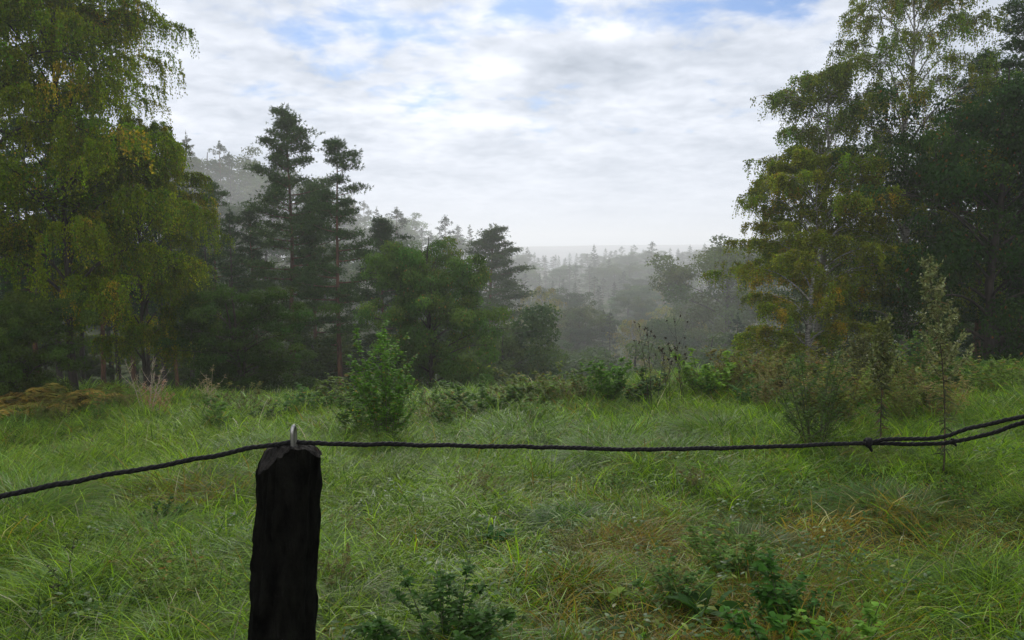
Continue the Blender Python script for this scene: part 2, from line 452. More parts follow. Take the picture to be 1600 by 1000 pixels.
def pine(seed, H=18, lo=.35, spread=3.2, limbs=34, pads=9, tufts=26, nl=.17, nw=.035, base=(.036, .075, .015), gaps=.12, twist=0, need=6, flat=.16, top=.25, bare=True):
    rg = np.random.default_rng(seed); T = Acc(); C = Acc()
    P = trunk_path(rg, H, .02); T.tube(P, np.linspace(.2, .025, len(P)) * H / 18, 8, wob=.12, rg=rg)
    if bare:
        for k in range(14):
            t = rg.uniform(.12, lo + .05); az = rg.random() * 6.28; p0 = at_t(P, np.array([t]))[0]; L = rg.uniform(.4, 1.6)
            T.tube(bez(p0, p0 + np.array([math.cos(az) * L * .6, math.sin(az) * L * .6, .05]), p0 + np.array([math.cos(az) * L, math.sin(az) * L, -.2 * L]), 4), np.linspace(.02, .006, 4), 3)
    TP, TD, SZ = [], [], []
    for k in range(limbs):
        t = lo + (1 - lo) * (k + rg.random() * .7) / limbs
        if rg.random() < gaps and t < .93: continue
        az = k * 2.399 + rg.normal() * .5
        q = (t - lo) / (1 - lo)
        L = spread * (top + (1 - top) * (1 - q) ** .75) * (.4 if q < .08 else 1) * (.55 + .7 * rg.random())
        if q > .93: L = .35 + .3 * rg.random()
        o = np.array([math.cos(az), math.sin(az), 0]); p0 = at_t(P, np.array([t]))[0]
        rise = (-.12 + .42 * q) * L
        Q = bez(p0, p0 + o * L * .55 + np.array([0, 0, rise * .3]), p0 + o * L + np.array([0, 0, rise + .12 * L]), 8)
        T.tube(Q, np.linspace(.06 * (1 - q) + .018, .008, 8) * H / 18, 4)
        m = max(3, int(pads * (.5 + .5 * L / spread)))
        for j in range(m):
            u = .30 + .70 * (j + rg.random() * .8) / m
            if q > .85: u = rg.random()
            c0 = at_t(Q, np.array([min(u, 1)]))[0]
            sd = np.array([-o[1], o[0], 0]) * rg.normal() * .28 * L * (1.2 - u * .6)
            c1 = c0 + sd + np.array([0, 0, .08 + .1 * rg.random()])
            T.tube(np.array([c0, (c0 + c1) / 2 + [0, 0, -.03], c1]), np.array([.012, .008, .005]), 3)
            pr = (.26 + .24 * rg.random()) * (spread / 3.2) ** .5
            k2 = int(tufts * (.6 + .8 * rg.random()))
            g = rg.normal(size=(k2, 3)) * [pr * .62, pr * .62, pr * flat * 1.6]
            TP.append(c1 + g); TD.append(unit(g + np.array([0, 0, pr * .55]) + o * pr * .5)); SZ.append(np.full(k2, 1.0))
    k2 = 30; TP.append(P[-1] + rg.normal(size=(k2, 3)) * [.14, .14, .3]); TD.append(np.tile([0, 0, 1.0], (k2, 1))); SZ.append(np.ones(k2))
    TP = np.concatenate(TP); TD = np.concatenate(TD); n = len(TP)
    cc_ = tint(rg, n, base, .2, ((.03, (base[0] * 2, base[1] * 1.5, base[2])),))
    i = np.repeat(np.arange(n), need)
    D = TD[i] * .9 + rg.normal(size=(len(i), 3)) * .62
    C.diamonds(TP[i], D, nl * (.7 + .6 * rg.random(len(i))), nw, cc_[i] * (1 + rg.normal(size=(len(i), 1)) * .08), rg)
    return T.mesh('pine_trunk', True), C.mesh('pine_crown'), H

def spruce(seed, H=16, lo=.06, spread=2.6, limbs=80, per=150, nl=.2, nw=.06, base=(.022, .052, .014), droop=.35, ragged=.3):
    rg = np.random.default_rng(seed); T = Acc(); C = Acc()
    P = trunk_path(rg, H, .012); T.tube(P, np.linspace(.19, .015, len(P)) * H / 16, 7, wob=.1, rg=rg)
    for k in range(limbs):
        t = lo + (1 - lo) * (k + rg.random()) / limbs; q = (t - lo) / (1 - lo)
        az = k * 2.399 + rg.normal() * .3
        L = spread * (1 - q) ** .85 * (1 - ragged + 2 * ragged * rg.random()) + .18
        if q < .1: L *= .75
        o = np.array([math.cos(az), math.sin(az), 0]); p0 = at_t(P, np.array([t]))[0]
        dd = -droop * (1 - q) * L + .1 * L
        Q = bez(p0, p0 + o * L * .5 + np.array([0, 0, .05 * L]), p0 + o * L + np.array([0, 0, dd + .12 * L * q * 3]), 7)
        T.tube(Q, np.linspace(.03, .006, 7), 3)
        m = int(per * (.25 + .75 * L / spread)) + 8
        u = rg.random(m) ** .75; c = at_t(Q, u)
        w = .32 * L * (1.08 - u) + .06
        sv = np.array([-o[1], o[0], 0]); sg = rg.uniform(-1, 1, m)
        c = c + sv * (sg * w)[:, None]; c[:, 2] -= np.abs(sg) * w * .45 + rg.random(m) * .12
        D = o * .7 + sv * (np.sign(sg) * .6)[:, None] + np.array([0, 0, -.35]) + rg.normal(size=(m, 3)) * .35
        C.diamonds(c, D, nl * (.6 + .8 * rg.random(m)), nw, tint(rg, m, base, .2), rg)
    k2 = 24; C.diamonds(P[-1] + rg.normal(size=(k2, 3)) * [.05, .05, .25], np.tile([0, 0, 1.0], (k2, 1)) + rg.normal(size=(k2, 3)) * .5, nl, nw, tint(rg, k2, base), rg)
    return T.mesh('spruce_trunk', True), C.mesh('spruce_crown'), H

def broadleaf(seed, H=10, W=4.2, lo=.12, limbs=22, subs=8, twigs=6, leaves=55, leaf=.085, base=(.045, .075, .02), alts=(), stems=1, rough=.42, lw=.7, sig=.22, up=.45, bark=None):
    rg = np.random.default_rng(seed); T = Acc(); C = Acc()
    tips, td, cr_ = [], [], []
    lobes = [(rg.uniform(0, 6.28), rg.uniform(.25, 1.0), rg.uniform(.8, 1.25)) for _ in range(7)]
    for st in range(stems):
        a0 = rg.random() * 6.28
        P = trunk_path(rg, H * (.86 if stems == 1 else rg.uniform(.6, .92)), .04)
        if stems > 1: P[:, :2] += np.outer(np.linspace(0, 1, len(P)) ** 1.2, [math.cos(a0), math.sin(a0)]) * W * .32
        T.tube(P, np.linspace(.22 if stems == 1 else .07, .02, len(P)) * (H / 10 if stems == 1 else max(H / 4, .5)), 8 if stems == 1 else 5, wob=.12, rg=rg)
        nl_ = limbs if stems == 1 else max(4, limbs // stems)
        for k in range(nl_):
            t = lo + (1 - lo) * (k + rg.random() * .8) / nl_
            az = k * 2.399 + a0 + rg.normal() * .4
            e = math.sqrt(max(.05, 1 - (2 * (t * .93) - .92) ** 2))
            L = W * e * (.75 + .4 * rg.random())
            for (la, lt, lm) in lobes:
                dd = math.cos(az - la) * .5 + .5
                if dd > .75 and abs(lt - t) < .2: L *= lm
            o = np.array([math.cos(az), math.sin(az), 0]); p0 = at_t(P, np.array([t * .8]))[0]
            rise = (up + .5 * t) * L * .6
            Q = bez(p0, p0 + o * L * .45 + np.array([0, 0, rise * .8]), p0 + o * L + np.array([0, 0, rise * (.8 if t > .35 else .3)]), 8)
            T.tube(Q, np.linspace(.02 + .05 * (1 - t), .008, 8) * H / 10, 5)
            for j in range(subs):
                u = .2 + .8 * (j + rg.random()) / subs; q0 = at_t(Q, np.array([u]))[0]
                d = unit(o * .5 + rg.normal(size=3) * .75 + np.array([0, 0, .25])); l2 = L * (.16 + .3 * rg.random()) * (1.2 - .5 * u) + .1
                q2 = q0 + d * l2
                T.tube(np.array([q0, (q0 + q2) / 2 + [0, 0, .05 * l2], q2]), np.array([.012, .008, .005]) * max(H / 10, .3), 3)
                tips.append(q2[None]); td.append(d[None]); cr_.append(l2)
                m = twigs
                d2 = unit(d + rg.normal(size=(m, 3)) * .8); ll = l2 * (.25 + .55 * rg.random(m))
                b0 = q0 + d * (l2 * rg.uniform(.35, 1, m))[:, None]
                b1 = b0 + d2 * ll[:, None]
                T.tubes(b0, b1, .006 * max(H / 10, .3), .003 * max(H / 10, .3), (1, 1, 1))
    tips = np.concatenate(tips); td = np.concatenate(td); n = len(tips)
    zt = tips[:, 2].max()
    # every side limb ends in a cushion of leaves, lit from above and open below
    cr_ = np.array(cr_); per = twigs * leaves
    rad = np.clip(sig * 2.1 * (.55 + .9 * rg.random(n)), .05, None)
    tc_ = (1 + rg.normal(size=(n, 1)) * .16) * (1 + rg.normal(size=(n, 3)) * [.10, .03, .05])
    cnt = np.maximum((per * (rad / (sig * 2.1)) ** 2).astype(int), 6)
    i = np.repeat(np.arange(n), cnt); m = len(i)
    u = unit(rg.normal(size=(m, 3)) + [0, 0, .25]); rr = rad[i] * (.45 + .6 * rg.random(m) ** .6)
    lump = 1 + .25 * np.sin(u[:, 0] * 7 + i) * np.sin(u[:, 1] * 7 + i * 2.3)
    LPt = tips[i] + u * (rr * lump)[:, None] * [1, 1, .55] + [0, 0, .1 * sig]
    keep = LPt[:, 2] > .05
    Nn = unit(u * [1, 1, 1.6] + rg.normal(size=(m, 3)) * .55)
    D = np.cross(Nn, rg.normal(size=(m, 3))) + np.array([0, 0, -.45]) + u * .3
    col = tint(rg, m, base, .16, alts) * tc_[i]
    C.diamonds(LPt[keep], D[keep], (leaf * (.7 + .6 * rg.random(m)))[keep], leaf * lw, np.clip(col[keep], .004, .9), rg, N=Nn[keep])
    return T.mesh('trunk_and_limbs', True), C.mesh('leafy_crown'), float(zt + sig)

def point_at(px, py, Y):
    """point of the place seen at a photo pixel, Y metres ahead"""
    d = pix_dir(px, py); return CAM + d * (Y / d[1])

def plant_tree(name, meshes, px, top, Y, label, cat='tree', mats=(None, None), rz=0, group=None, wid=1.0, parts=('trunk', 'crown'), sink=.1, hmax=None, base_px=None):
    Y = float(np.interp(Y, [15, 20, 35, 50, 62, 100, 200, 300], [13.5, 16, 26, 42, 72, 150, 340, 600]))
    tm, cm, H = meshes
    p = point_at(px if base_px is None else base_px, 380, Y)
    z0 = float(height(p[0], p[1])) - sink
    zt = point_at(px, top, Y)[2]
    s = max(.2, (zt - z0) / H)
    o = thing(name, label, cat, (p[0], p[1], z0), rz, (s * wid, s * wid, s), group)
    if tm: link(parts[0], tm, mats[0], o)
    link(parts[1], cm, mats[1], o)
    return o

# ------------------------------------------------------------------ near trees
BB = (M_BIRCH, M_LEAF)
B1 = birch(1, 15, 4.7, lo=.15, limbs=48, subs=11, strands=19, leaves=30, leaf=.078, gold=.05, base=(.135, .185, .005))
plant_tree('birch_tree', B1, 105, -130, 21, 'big green and yellow birch filling the left edge of the photo', mats=(M_DARK, M_LEAF), rz=3.4, wid=.72)
B2 = birch(2, 11, 3.6, lo=.10, limbs=34, subs=10, strands=17, leaves=30, leaf=.075, gold=.05, base=(.155, .19, .005))
plant_tree('birch_tree', B2, 218, 190, 23.5, 'shorter yellowing birch whose drooping sprays hang right of the big left birch', mats=(M_DARK, M_LEAF), rz=1.1, wid=.66)
B2b = birch(22, 14, 3.4, lo=.3, limbs=30, subs=9, strands=10, leaves=28, leaf=.075, gold=.04, base=(.11, .16, .006))
plant_tree('birch_tree', B2b, -70, -160, 19, 'birch at the far left edge with boughs cut off by the frame', mats=(M_DARK, M_LEAF), rz=2.1)
B3 = birch(3, 15, 3.4, lo=.12, limbs=44, subs=9, strands=10, leaves=26, leaf=.068, gold=.05, base=(.14, .19, .026), hang=.85)
plant_tree('birch_tree', B3, 1425, -75, 27, 'tall airy birch with pale trunk and grey green crown right of the valley', mats=BB, rz=.2, wid=.84)
B4 = birch(4, 11, 3.0, lo=.08, limbs=38, subs=10, strands=15, leaves=28, leaf=.075, gold=.06, base=(.145, .195, .012), hang=.8)
plant_tree('birch_tree', B4, 1272, 225, 25, 'lower olive and orange birch leaning out over the valley at the right', mats=BB, rz=1.9, wid=1.08)
B5 = birch(5, 12, 2.0, lo=.3, limbs=30, subs=9, strands=9, leaves=26, leaf=.068, gold=.02, base=(.13, .18, .026), hang=.8)
plant_tree('birch_tree', B5, 1275, 92, 28.5, 'slender birch leaning left with ragged outer sprays against the white sky', mats=BB, rz=.9, wid=1.05)

P1 = pine(10, 18, lo=.26, spread=3.2, limbs=60, pads=11, tufts=34)
P2 = pine(12, 17, lo=.30, spread=2.9, limbs=48, pads=10, tufts=32, gaps=.16)
P3 = pine(13, 18, lo=.22, spread=3.5, limbs=58, pads=10, tufts=30)
PM = (M_PINE, M_NEEDLE)
plant_tree('pine_tree', P1, 455, 182, 42, 'tallest pine with a dense leaning top left of centre', mats=PM, rz=.3)
plant_tree('pine_tree', P2, 533, 226, 40, 'slender pine with a bare reddish trunk and open top, right of the tallest pine', mats=PM, rz=2.0)
plant_tree('pine_tree', P3, 490, 290, 46, 'broad shadowy pine filling the gap between the two tall pines', mats=PM, rz=4.0)
plant_tree('pine_tree', P3, 395, 330, 44, 'lower dark pine at the left foot of the tallest pine', mats=PM, rz=1.2)
plant_tree('pine_tree', P1, 590, 350, 47, 'half hidden pine behind the right side of the slender pine', mats=PM, rz=1.4, wid=1.1)
plant_tree('pine_tree', P1, 765, 362, 62, 'small pine with tufted top rising over the round oak', mats=PM, rz=3.0, wid=1.5)
plant_tree('pine_tree', P1, 1595, -30, 29, 'dark pine with clumped top at the upper right corner', mats=PM, rz=2.2, wid=1.1)

O1 = broadleaf(20, 10, 4.4, limbs=40, subs=7, twigs=7, leaves=42, leaf=.125, base=(.07, .12, .02), alts=((.02, (.18, .12, .03)),), sig=.26)
plant_tree('oak_tree', O1, 672, 372, 34, 'round dense green oak right of the slender pine', mats=(M_DARK, M_LEAF), rz=.5, wid=.74)
O2 = broadleaf(21, 8, 3.6, lo=.05, limbs=34, subs=8, twigs=6, leaves=40, leaf=.115, base=(.052, .095, .016), sig=.24, stems=4)
plant_tree('hazel_bush', O2, 372, 440, 23, 'rounded dark green hazel at the foot of the tallest pine', 'bush', mats=(M_DARK, M_LEAF), parts=('stems', 'leaves'), wid=.95)
plant_tree('hazel_bush', O2, 18, 455, 17, 'dark bush under the boughs at the far left edge', 'bush', mats=(M_DARK, M_LEAF), parts=('stems', 'leaves'), rz=2, wid=.9)

# dark wood behind the left birch
S1 = spruce(30, 16, lo=.28, spread=2.6, limbs=70, per=170)
S2 = spruce(31, 16, lo=.05, spread=2.8, limbs=80, per=180)
SM = (M_DARK, M_NEEDLE)
rgp = np.random.default_rng(77)
for k, (px, top, Y, kind) in enumerate([(5, 160, 30, 0), (48, 190, 27, 1), (82, 150, 31, 0), (118, 205, 34, 0), (150, 195, 29, 1), (176, 240, 33, 0), (200, 215, 36, 1), (222, 255, 30, 0),
        (248, 240, 38, 0), (270, 290, 34, 1), (292, 270, 41, 0), (318, 300, 37, 0), (338, 292, 43, 1), (362, 330, 40, 0), (30, 120, 38, 0), (100, 180, 40, 1), (165, 225, 42, 0), (-30, 130, 33, 0), (235, 300, 45, 0), (305, 330, 48, 1)]):
    m_ = (S1, P2)[kind]
    plant_tree('spruce_tree' if kind == 0 else 'pine_tree', m_, px, top, Y, 'thin bare lower trunk in the dark stand behind the left birches', mats=SM if kind == 0 else PM, rz=k * 1.7, group='dark stand behind the left birches', wid=.9)
for k, (px, top, Y) in enumerate([(-20, 470, 40), (60, 480, 44), (128, 522, 42), (205, 528, 46), (150, 505, 58), (178, 515, 60), (130, 480, 64), (262, 495, 52), (20, 420, 55), (110, 430, 58), (200, 440, 60), (290, 470, 56), (320, 520, 44), (470, 500, 50), (520, 520, 44), (560, 530, 40)]):
    plant_tree('spruce_tree' if k % 2 else 'broadleaf_bush', S2 if k % 2 else O2, px, top, Y, 'low dark growth between the trunks behind the left birches' if px < 400 else 'low dark growth at the foot of the two tall pines', mats=SM if k % 2 else (M_DARK, M_LEAF), rz=k, group='low growth behind the left birches' if px < 400 else 'low growth under the tall pines', wid=2.2 if k % 2 else 1.5)
# dark wood at the right
for k, (px, top, Y, kind) in enumerate([(1490, 130, 33, 0), (1530, 90, 30, 2), (1575, 150, 26, 1), (1612, 60, 30, 0), (1450, 215, 37, 2), (1420, 260, 40, 1), (1545, 210, 38, 1), (1500, 250, 42, 0), (1650, 100, 27, 1), (1385, 330, 44, 0),
        (1348, 345, 40, 1), (1305, 370, 45, 2), (1590, 240, 42, 0), (1470, 330, 48, 1), (1560, 330, 50, 0), (1640, 210, 35, 0), (1330, 390, 52, 1), (1250, 400, 48, 2)]):
    m_ = (S1, S2, P3)[kind]
    plant_tree('pine_tree' if kind == 2 else 'spruce_tree', m_, px, top, Y, 'dark conifer in the shaded stand at the right edge', mats=PM if kind == 2 else SM, rz=k * 2.1, group='shaded stand at the right edge', wid=1.05)
O3 = broadleaf(24, 9, 4.0, lo=.08, limbs=30, subs=8, twigs=6, leaves=44, leaf=.10, base=(.03, .07, .012), alts=((.02, (.2, .08, .02)),), sig=.26)
plant_tree('oak_tree', O3, 1555, 120, 24, 'dark leafy tree before the shaded stand at the right edge', mats=(M_DARK, M_LEAF), rz=1.5, wid=.75)

# ------------------------------------------------------------------ valley and hill woods in the mist
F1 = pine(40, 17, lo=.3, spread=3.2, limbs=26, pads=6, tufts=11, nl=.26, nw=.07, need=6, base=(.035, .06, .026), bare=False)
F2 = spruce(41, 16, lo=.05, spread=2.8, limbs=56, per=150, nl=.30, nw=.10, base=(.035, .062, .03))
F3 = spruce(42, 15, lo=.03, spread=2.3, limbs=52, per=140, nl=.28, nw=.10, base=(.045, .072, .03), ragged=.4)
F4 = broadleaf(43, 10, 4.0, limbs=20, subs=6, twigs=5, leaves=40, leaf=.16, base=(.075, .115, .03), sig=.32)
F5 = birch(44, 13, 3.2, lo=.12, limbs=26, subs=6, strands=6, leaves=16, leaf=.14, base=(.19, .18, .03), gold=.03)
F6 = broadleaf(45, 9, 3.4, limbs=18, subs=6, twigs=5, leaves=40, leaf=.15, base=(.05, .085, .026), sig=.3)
KINDS = {'F1': ('pine_tree', F1, PM), 'F2': ('spruce_tree', F2, SM), 'F3': ('spruce_tree', F3, SM), 'F4': ('broadleaf_tree', F4, (M_DARK, M_LEAF)),
         'F5': ('birch_tree', F5, BB), 'F6': ('broadleaf_tree', F6, (M_DARK, M_LEAF))}
def far(kind, px, top, Y, label, group=None, wid=1.0, rz=None):
    nm, ms, mt = KINDS[kind]
    return plant_tree(nm, ms, px, top, Y, label, mats=mt, rz=rgp.random() * 6.28 if rz is None else rz, group=group, wid=wid)
# singled-out ones
far('F5', 848, 446, 90, 'yellow green round birch below the tree line in mid valley', wid=1.15)
far('F4', 905, 472, 84, 'olive leafy tree right beside the yellow green birch', wid=.9)
far('F5', 1050, 420, 130, 'pale yellowish birch in the misty right half of the valley', wid=1.15)
far('F4', 785, 508, 46, 'grey green round tree right of the oak foot', wid=.85)
far('F6', 730, 470, 50, 'dim broadleaf tree at the right flank of the round oak')
far('F1', 1018, 380, 210, 'flat topped dark pine standing out of the far tree line', wid=1.2)
far('F2', 928, 384, 220, 'pointed conifer at the left end of the far tree line')
far('F4', 1140, 368, 80, 'misty tree whose top meets the lower right birch', wid=1.0)
far('F1', 695, 342, 105, 'pale misty conifer tip left of the small tufted pine', wid=1.0)
far('F1', 620, 330, 95, 'faded pine just right of the slender pine', wid=1.2)
# hill at the left
for k in range(26):
    px = 292 + k * 18.5 + rgp.normal() * 6
    tp = np.interp(px, [280, 320, 345, 410, 470, 560, 620, 660, 740, 790], [225, 222, 238, 262, 290, 318, 338, 354, 366, 396]) + rgp.normal() * 7
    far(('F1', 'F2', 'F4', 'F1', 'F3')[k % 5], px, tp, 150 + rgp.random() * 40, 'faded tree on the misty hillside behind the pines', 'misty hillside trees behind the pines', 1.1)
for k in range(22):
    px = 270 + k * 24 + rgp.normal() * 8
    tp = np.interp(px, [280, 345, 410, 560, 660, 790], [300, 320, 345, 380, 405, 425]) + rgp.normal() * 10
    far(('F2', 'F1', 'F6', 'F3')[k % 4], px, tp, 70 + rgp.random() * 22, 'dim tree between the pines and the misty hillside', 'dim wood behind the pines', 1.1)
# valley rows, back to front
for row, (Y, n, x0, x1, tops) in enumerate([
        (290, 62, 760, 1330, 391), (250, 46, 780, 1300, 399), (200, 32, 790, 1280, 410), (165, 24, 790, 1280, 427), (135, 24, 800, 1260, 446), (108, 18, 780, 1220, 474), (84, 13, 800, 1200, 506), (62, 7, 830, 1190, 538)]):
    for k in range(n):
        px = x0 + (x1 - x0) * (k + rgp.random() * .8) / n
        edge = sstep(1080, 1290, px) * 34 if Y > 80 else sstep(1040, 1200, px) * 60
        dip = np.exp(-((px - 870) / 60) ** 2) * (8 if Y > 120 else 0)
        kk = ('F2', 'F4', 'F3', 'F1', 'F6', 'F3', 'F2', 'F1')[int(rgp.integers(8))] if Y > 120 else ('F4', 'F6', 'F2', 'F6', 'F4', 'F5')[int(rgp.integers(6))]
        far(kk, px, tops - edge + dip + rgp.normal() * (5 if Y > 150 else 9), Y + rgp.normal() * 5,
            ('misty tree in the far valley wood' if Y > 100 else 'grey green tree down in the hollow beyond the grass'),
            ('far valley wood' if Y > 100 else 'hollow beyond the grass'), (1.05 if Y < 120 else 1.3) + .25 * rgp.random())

# ------------------------------------------------------------------ shrubs and weeds at the rim
def herb(seed, stems=5, H=1.0, spread=.3, leafL=.09, leafW=.035, per=16, base=(.07, .13, .03), stemcol=(.06, .07, .03), side=3, droop=.35, r=.004, alts=(), branch=.35, lo=.1, heads=None, up=.5):
    """leafy stems with side shoots; one mesh of stems, one of leaves (and of seed heads)"""
    rg = np.random.default_rng(seed); T = Acc(); C = Acc(); Hd = Acc(); nh = 0
    for st in range(stems):
        a = rg.random() * 6.28; rr = spread * math.sqrt(rg.random()); h = H * (rg.uniform(.55, 1) if st else 1)
        b = np.array([math.cos(a) * rr * .25, math.sin(a) * rr * .25, -.05])
        tip = b + np.array([math.cos(a) * rr, math.sin(a) * rr, h])
        Q = bez(b, b * .6 + tip * .4 + np.array([0, 0, .12 * h]), tip, 9); T.tube(Q, np.linspace(r, r * .35, 9), 4, stemcol)
        axes = [(Q, 1.0)]
        for s_ in range(side):
            u = lo + .1 + (.85 - lo) * (s_ + rg.random() * .7) / side; q0 = at_t(Q, np.array([u]))[0]; a2 = s_ * 2.4 + rg.random()
            l2 = branch * h * (1.05 - u) * rg.uniform(.7, 1.2) + .03
            q2 = q0 + np.array([math.cos(a2) * l2, math.sin(a2) * l2, l2 * up * 2])
            Q2 = bez(q0, q0 * .5 + q2 * .5 + np.array([math.cos(a2), math.sin(a2), -.3]) * l2 * .2, q2, 6)
            T.tube(Q2, np.linspace(r * .55, r * .25, 6), 3, stemcol); axes.append((Q2, .7))
        for Qx, f in axes:
            m = max(3, int(per * f)); u = (lo if f == 1 else .1) + (1 - (lo if f == 1 else .1)) * rg.random(m)
            p = at_t(Qx, u); az = rg.random(m) * 6.28
            D = np.stack([np.cos(az), np.sin(az), rg.uniform(.1, .9, m)], 1)
            C.strips(p, D, leafL * rg.uniform(.5, 1.15, m) * (1.15 - .5 * u), leafW * rg.uniform(.8, 1.2, m), droop, (.15, 1, .75, .06), tint(rg, m, base, .18, alts), rg)
            if heads:
                hl, hw, hc, hn = heads; nh += 1
                tp = at_t(Qx, 1 - rg.random(hn) * hl); D = rg.normal(size=(hn, 3)) + np.array([0, 0, .5])
                C.diamonds(tp, D, hw * rg.uniform(.6, 1.3, hn), hw * .7, tint(rg, hn, hc, .2), rg)
    return T.mesh('stems', True), C.mesh('leaves'), None

def put_herb(name, meshes, px, py, Y, label, cat='plant', sc=1.0, rz=0, group=None):
    p = point_at(px, py, Y)
    o = thing(name, label, cat, (p[0], p[1], float(height(p[0], p[1])) - .01), rz, sc, group)
    link('stem', meshes[0], M_STEM, o); link('leaves', meshes[1], M_LEAF, o)
    if meshes[2]: link('seed_heads', meshes[2], M_STEM, o)
    return o

def mugwort(seed, H, spread, base=(.20, .22, .085)):
    """tall stem, ascending side branches set with small pale flower beads"""
    rg = np.random.default_rng(seed); T = Acc(); C = Acc(); L = Acc()
    P = bez(np.zeros(3), np.array([.02, .01, H * .5]), np.array([-.13 * H, 0, H]), 14); T.tube(P, np.linspace(.0065, .002, 14), 6, (.06, .045, .03))
    for k in range(24):
        t = .42 + .56 * (k + rg.random() * .6) / 24; az = k * 2.399; l = spread * 1.25 * (1.10 - t) ** .8 * rg.uniform(.75, 1.15)
        o = np.array([math.cos(az), math.sin(az) * .8, 0]); q0 = at_t(P, np.array([t]))[0]
        Q = bez(q0, q0 + o * l * .5 + [0, 0, l * .45], q0 + o * l * .8 + [0, 0, l * 1.15], 8); T.tube(Q, np.linspace(.004, .0015, 8), 3, (.07, .06, .035))
        n = int(90 * l / spread) + 25; u = rg.random(n) ** .6; p = at_t(Q, u) + rg.normal(size=(n, 3)) * .011
        C.diamonds(p, rg.normal(size=(n, 3)) + [0, 0, .3], rg.uniform(.016, .038, n), .018, tint(rg, n, base, .2, ((.3, (.09, .11, .04)),)), rg)
        for j in range(3):
            u = rg.uniform(.2, .7); q1 = at_t(Q, np.array([u]))[0]; a2 = az + rg.choice([-1, 1]) * .6
            e = q1 + np.array([math.cos(a2), math.sin(a2), 1.5]) * l * .22; T.tube(np.array([q1, e]), np.array([.002, .001]), 3, (.07, .06, .035))
            n = 22; p = q1 + (e - q1) * rg.random((n, 1)) + rg.normal(size=(n, 3)) * .009
            C.diamonds(p, rg.normal(size=(n, 3)), rg.uniform(.012, .026, n), .013, tint(rg, n, base, .2), rg)
    n = 150; p = at_t(P, rg.uniform(.10, .85, n)); az = rg.random(n) * 6.28
    L.strips(p, np.stack([np.cos(az), np.sin(az), rg.uniform(-.4, .5, n)], 1), rg.uniform(.04, .1, n), .018, .5, (.2, 1, .6, .05), tint(rg, n, (.06, .075, .03), .2, ((.3, (.12, .08, .04)),)), rg)
    return T.mesh('stem', True), L.mesh('leaves'), C.mesh('flower_beads')

put_herb('mugwort_plant', mugwort(50, 1.80, .27), 1475, 720, 6.3, 'tallest feathery mugwort standing above the grass at the right', 'weed')
put_herb('mugwort_plant', mugwort(51, 1.2, .26, (.13, .15, .04)), 1375, 700, 7.2, 'shorter bushy mugwort left of the tallest one', 'weed', rz=1)
put_herb('mugwort_plant', mugwort(52, 1.0, .35, (.12, .13, .04)), 1330, 690, 9.0, 'brownish seeding weed before the lower birch', 'weed', rz=2)

G_SHRUB = (.12, .25, .018)
put_herb('shrub', herb(60, 18, 1.85, .40, .062, .034, 46, G_SHRUB, side=8, r=.006, branch=.27, lo=.05, alts=((.05, (.25, .2, .03)),)), 603, 600, 9.3, 'bright green leafy shrub with a reddish tip in the middle of the rim', 'shrub', sc=.88)
put_herb('shrub', herb(61, 12, .7, .5, .06, .03, 34, (.10, .19, .02), side=5, lo=.05, alts=((.06, (.36, .30, .03)),)), 572, 610, 9.8, 'low leafy growth with yellow leaves left of the bright shrub', 'shrub')
put_herb('sapling', herb(62, 10, 1.05, .34, .05, .014, 40, (.07, .13, .025), side=9, lo=.02, r=.006, branch=.3), 1278, 640, 7.2, 'dark dense little sapling left of the shorter mugwort', 'sapling')
put_herb('shrub', herb(63, 14, .95, .6, .06, .026, 30, (.18, .19, .05), side=6, alts=((.15, (.22, .11, .05)),), stemcol=(.08, .04, .025)), 1225, 590, 11.5, 'brownish twiggy shrub on the rim below the lower birch', 'shrub')
put_herb('shrub', herb(64, 12, .8, .6, .06, .03, 28, (.2, .19, .05), side=6, alts=((.15, (.2, .12, .04)),), stemcol=(.08, .04, .025)), 1165, 600, 12, 'olive twiggy shrub left of the brownish one', 'shrub')
put_herb('shrub', herb(65, 16, .75, .9, .07, .04, 26, (.19, .22, .05), side=6, alts=((.12, (.2, .15, .04)),)), 1395, 600, 9.8, 'yellow green spreading shrub behind the shorter mugwort', 'shrub')
put_herb('shrub', herb(66, 12, 1.0, .45, .08, .04, 38, (.12, .23, .03), side=6), 945, 610, 11.2, 'green leafy shrub with two pointed tips right of centre on the rim', 'shrub', sc=.8)
put_herb('shrub', herb(67, 10, .8, .6, .08, .04, 34, (.14, .26, .03), side=5), 1105, 610, 11.4, 'small bright green shrub beside the dark thistle stalks', 'shrub')
put_herb('shrub', herb(68, 12, .7, .8, .07, .035, 34, (.14, .17, .04), side=5, alts=((.15, (.18, .12, .04)),)), 858, 610, 12, 'olive undergrowth patch below the yellow green birch', 'shrub')
put_herb('shrub', herb(69, 12, .7, .8, .08, .04, 34, (.08, .16, .03), side=5), 750, 620, 11.8, 'small shrub at the foot of the round oak', 'shrub')
TH = lambda sd, h, n: herb(sd, n, h, .25, .03, .008, 8, (.05, .04, .025), stemcol=(.035, .026, .02), side=5, r=.005, branch=.3, lo=.35, heads=(.05, .02, (.03, .02, .014), 14), up=.9)
put_herb('thistle_stalk', TH(70, 1.25, 3), 1022, 610, 10.6, 'dead dark thistle stalk left of the forked pair', 'thistle')
put_herb('thistle_stalk', TH(71, 1.3, 3), 1072, 610, 10.6, 'dead dark forked thistle stalk right of its twin', 'thistle', rz=2)
put_herb('thistle_stalk', TH(72, .95, 2), 1048, 610, 10.2, 'shortest dead thistle stalk between two taller ones', 'thistle', rz=4)
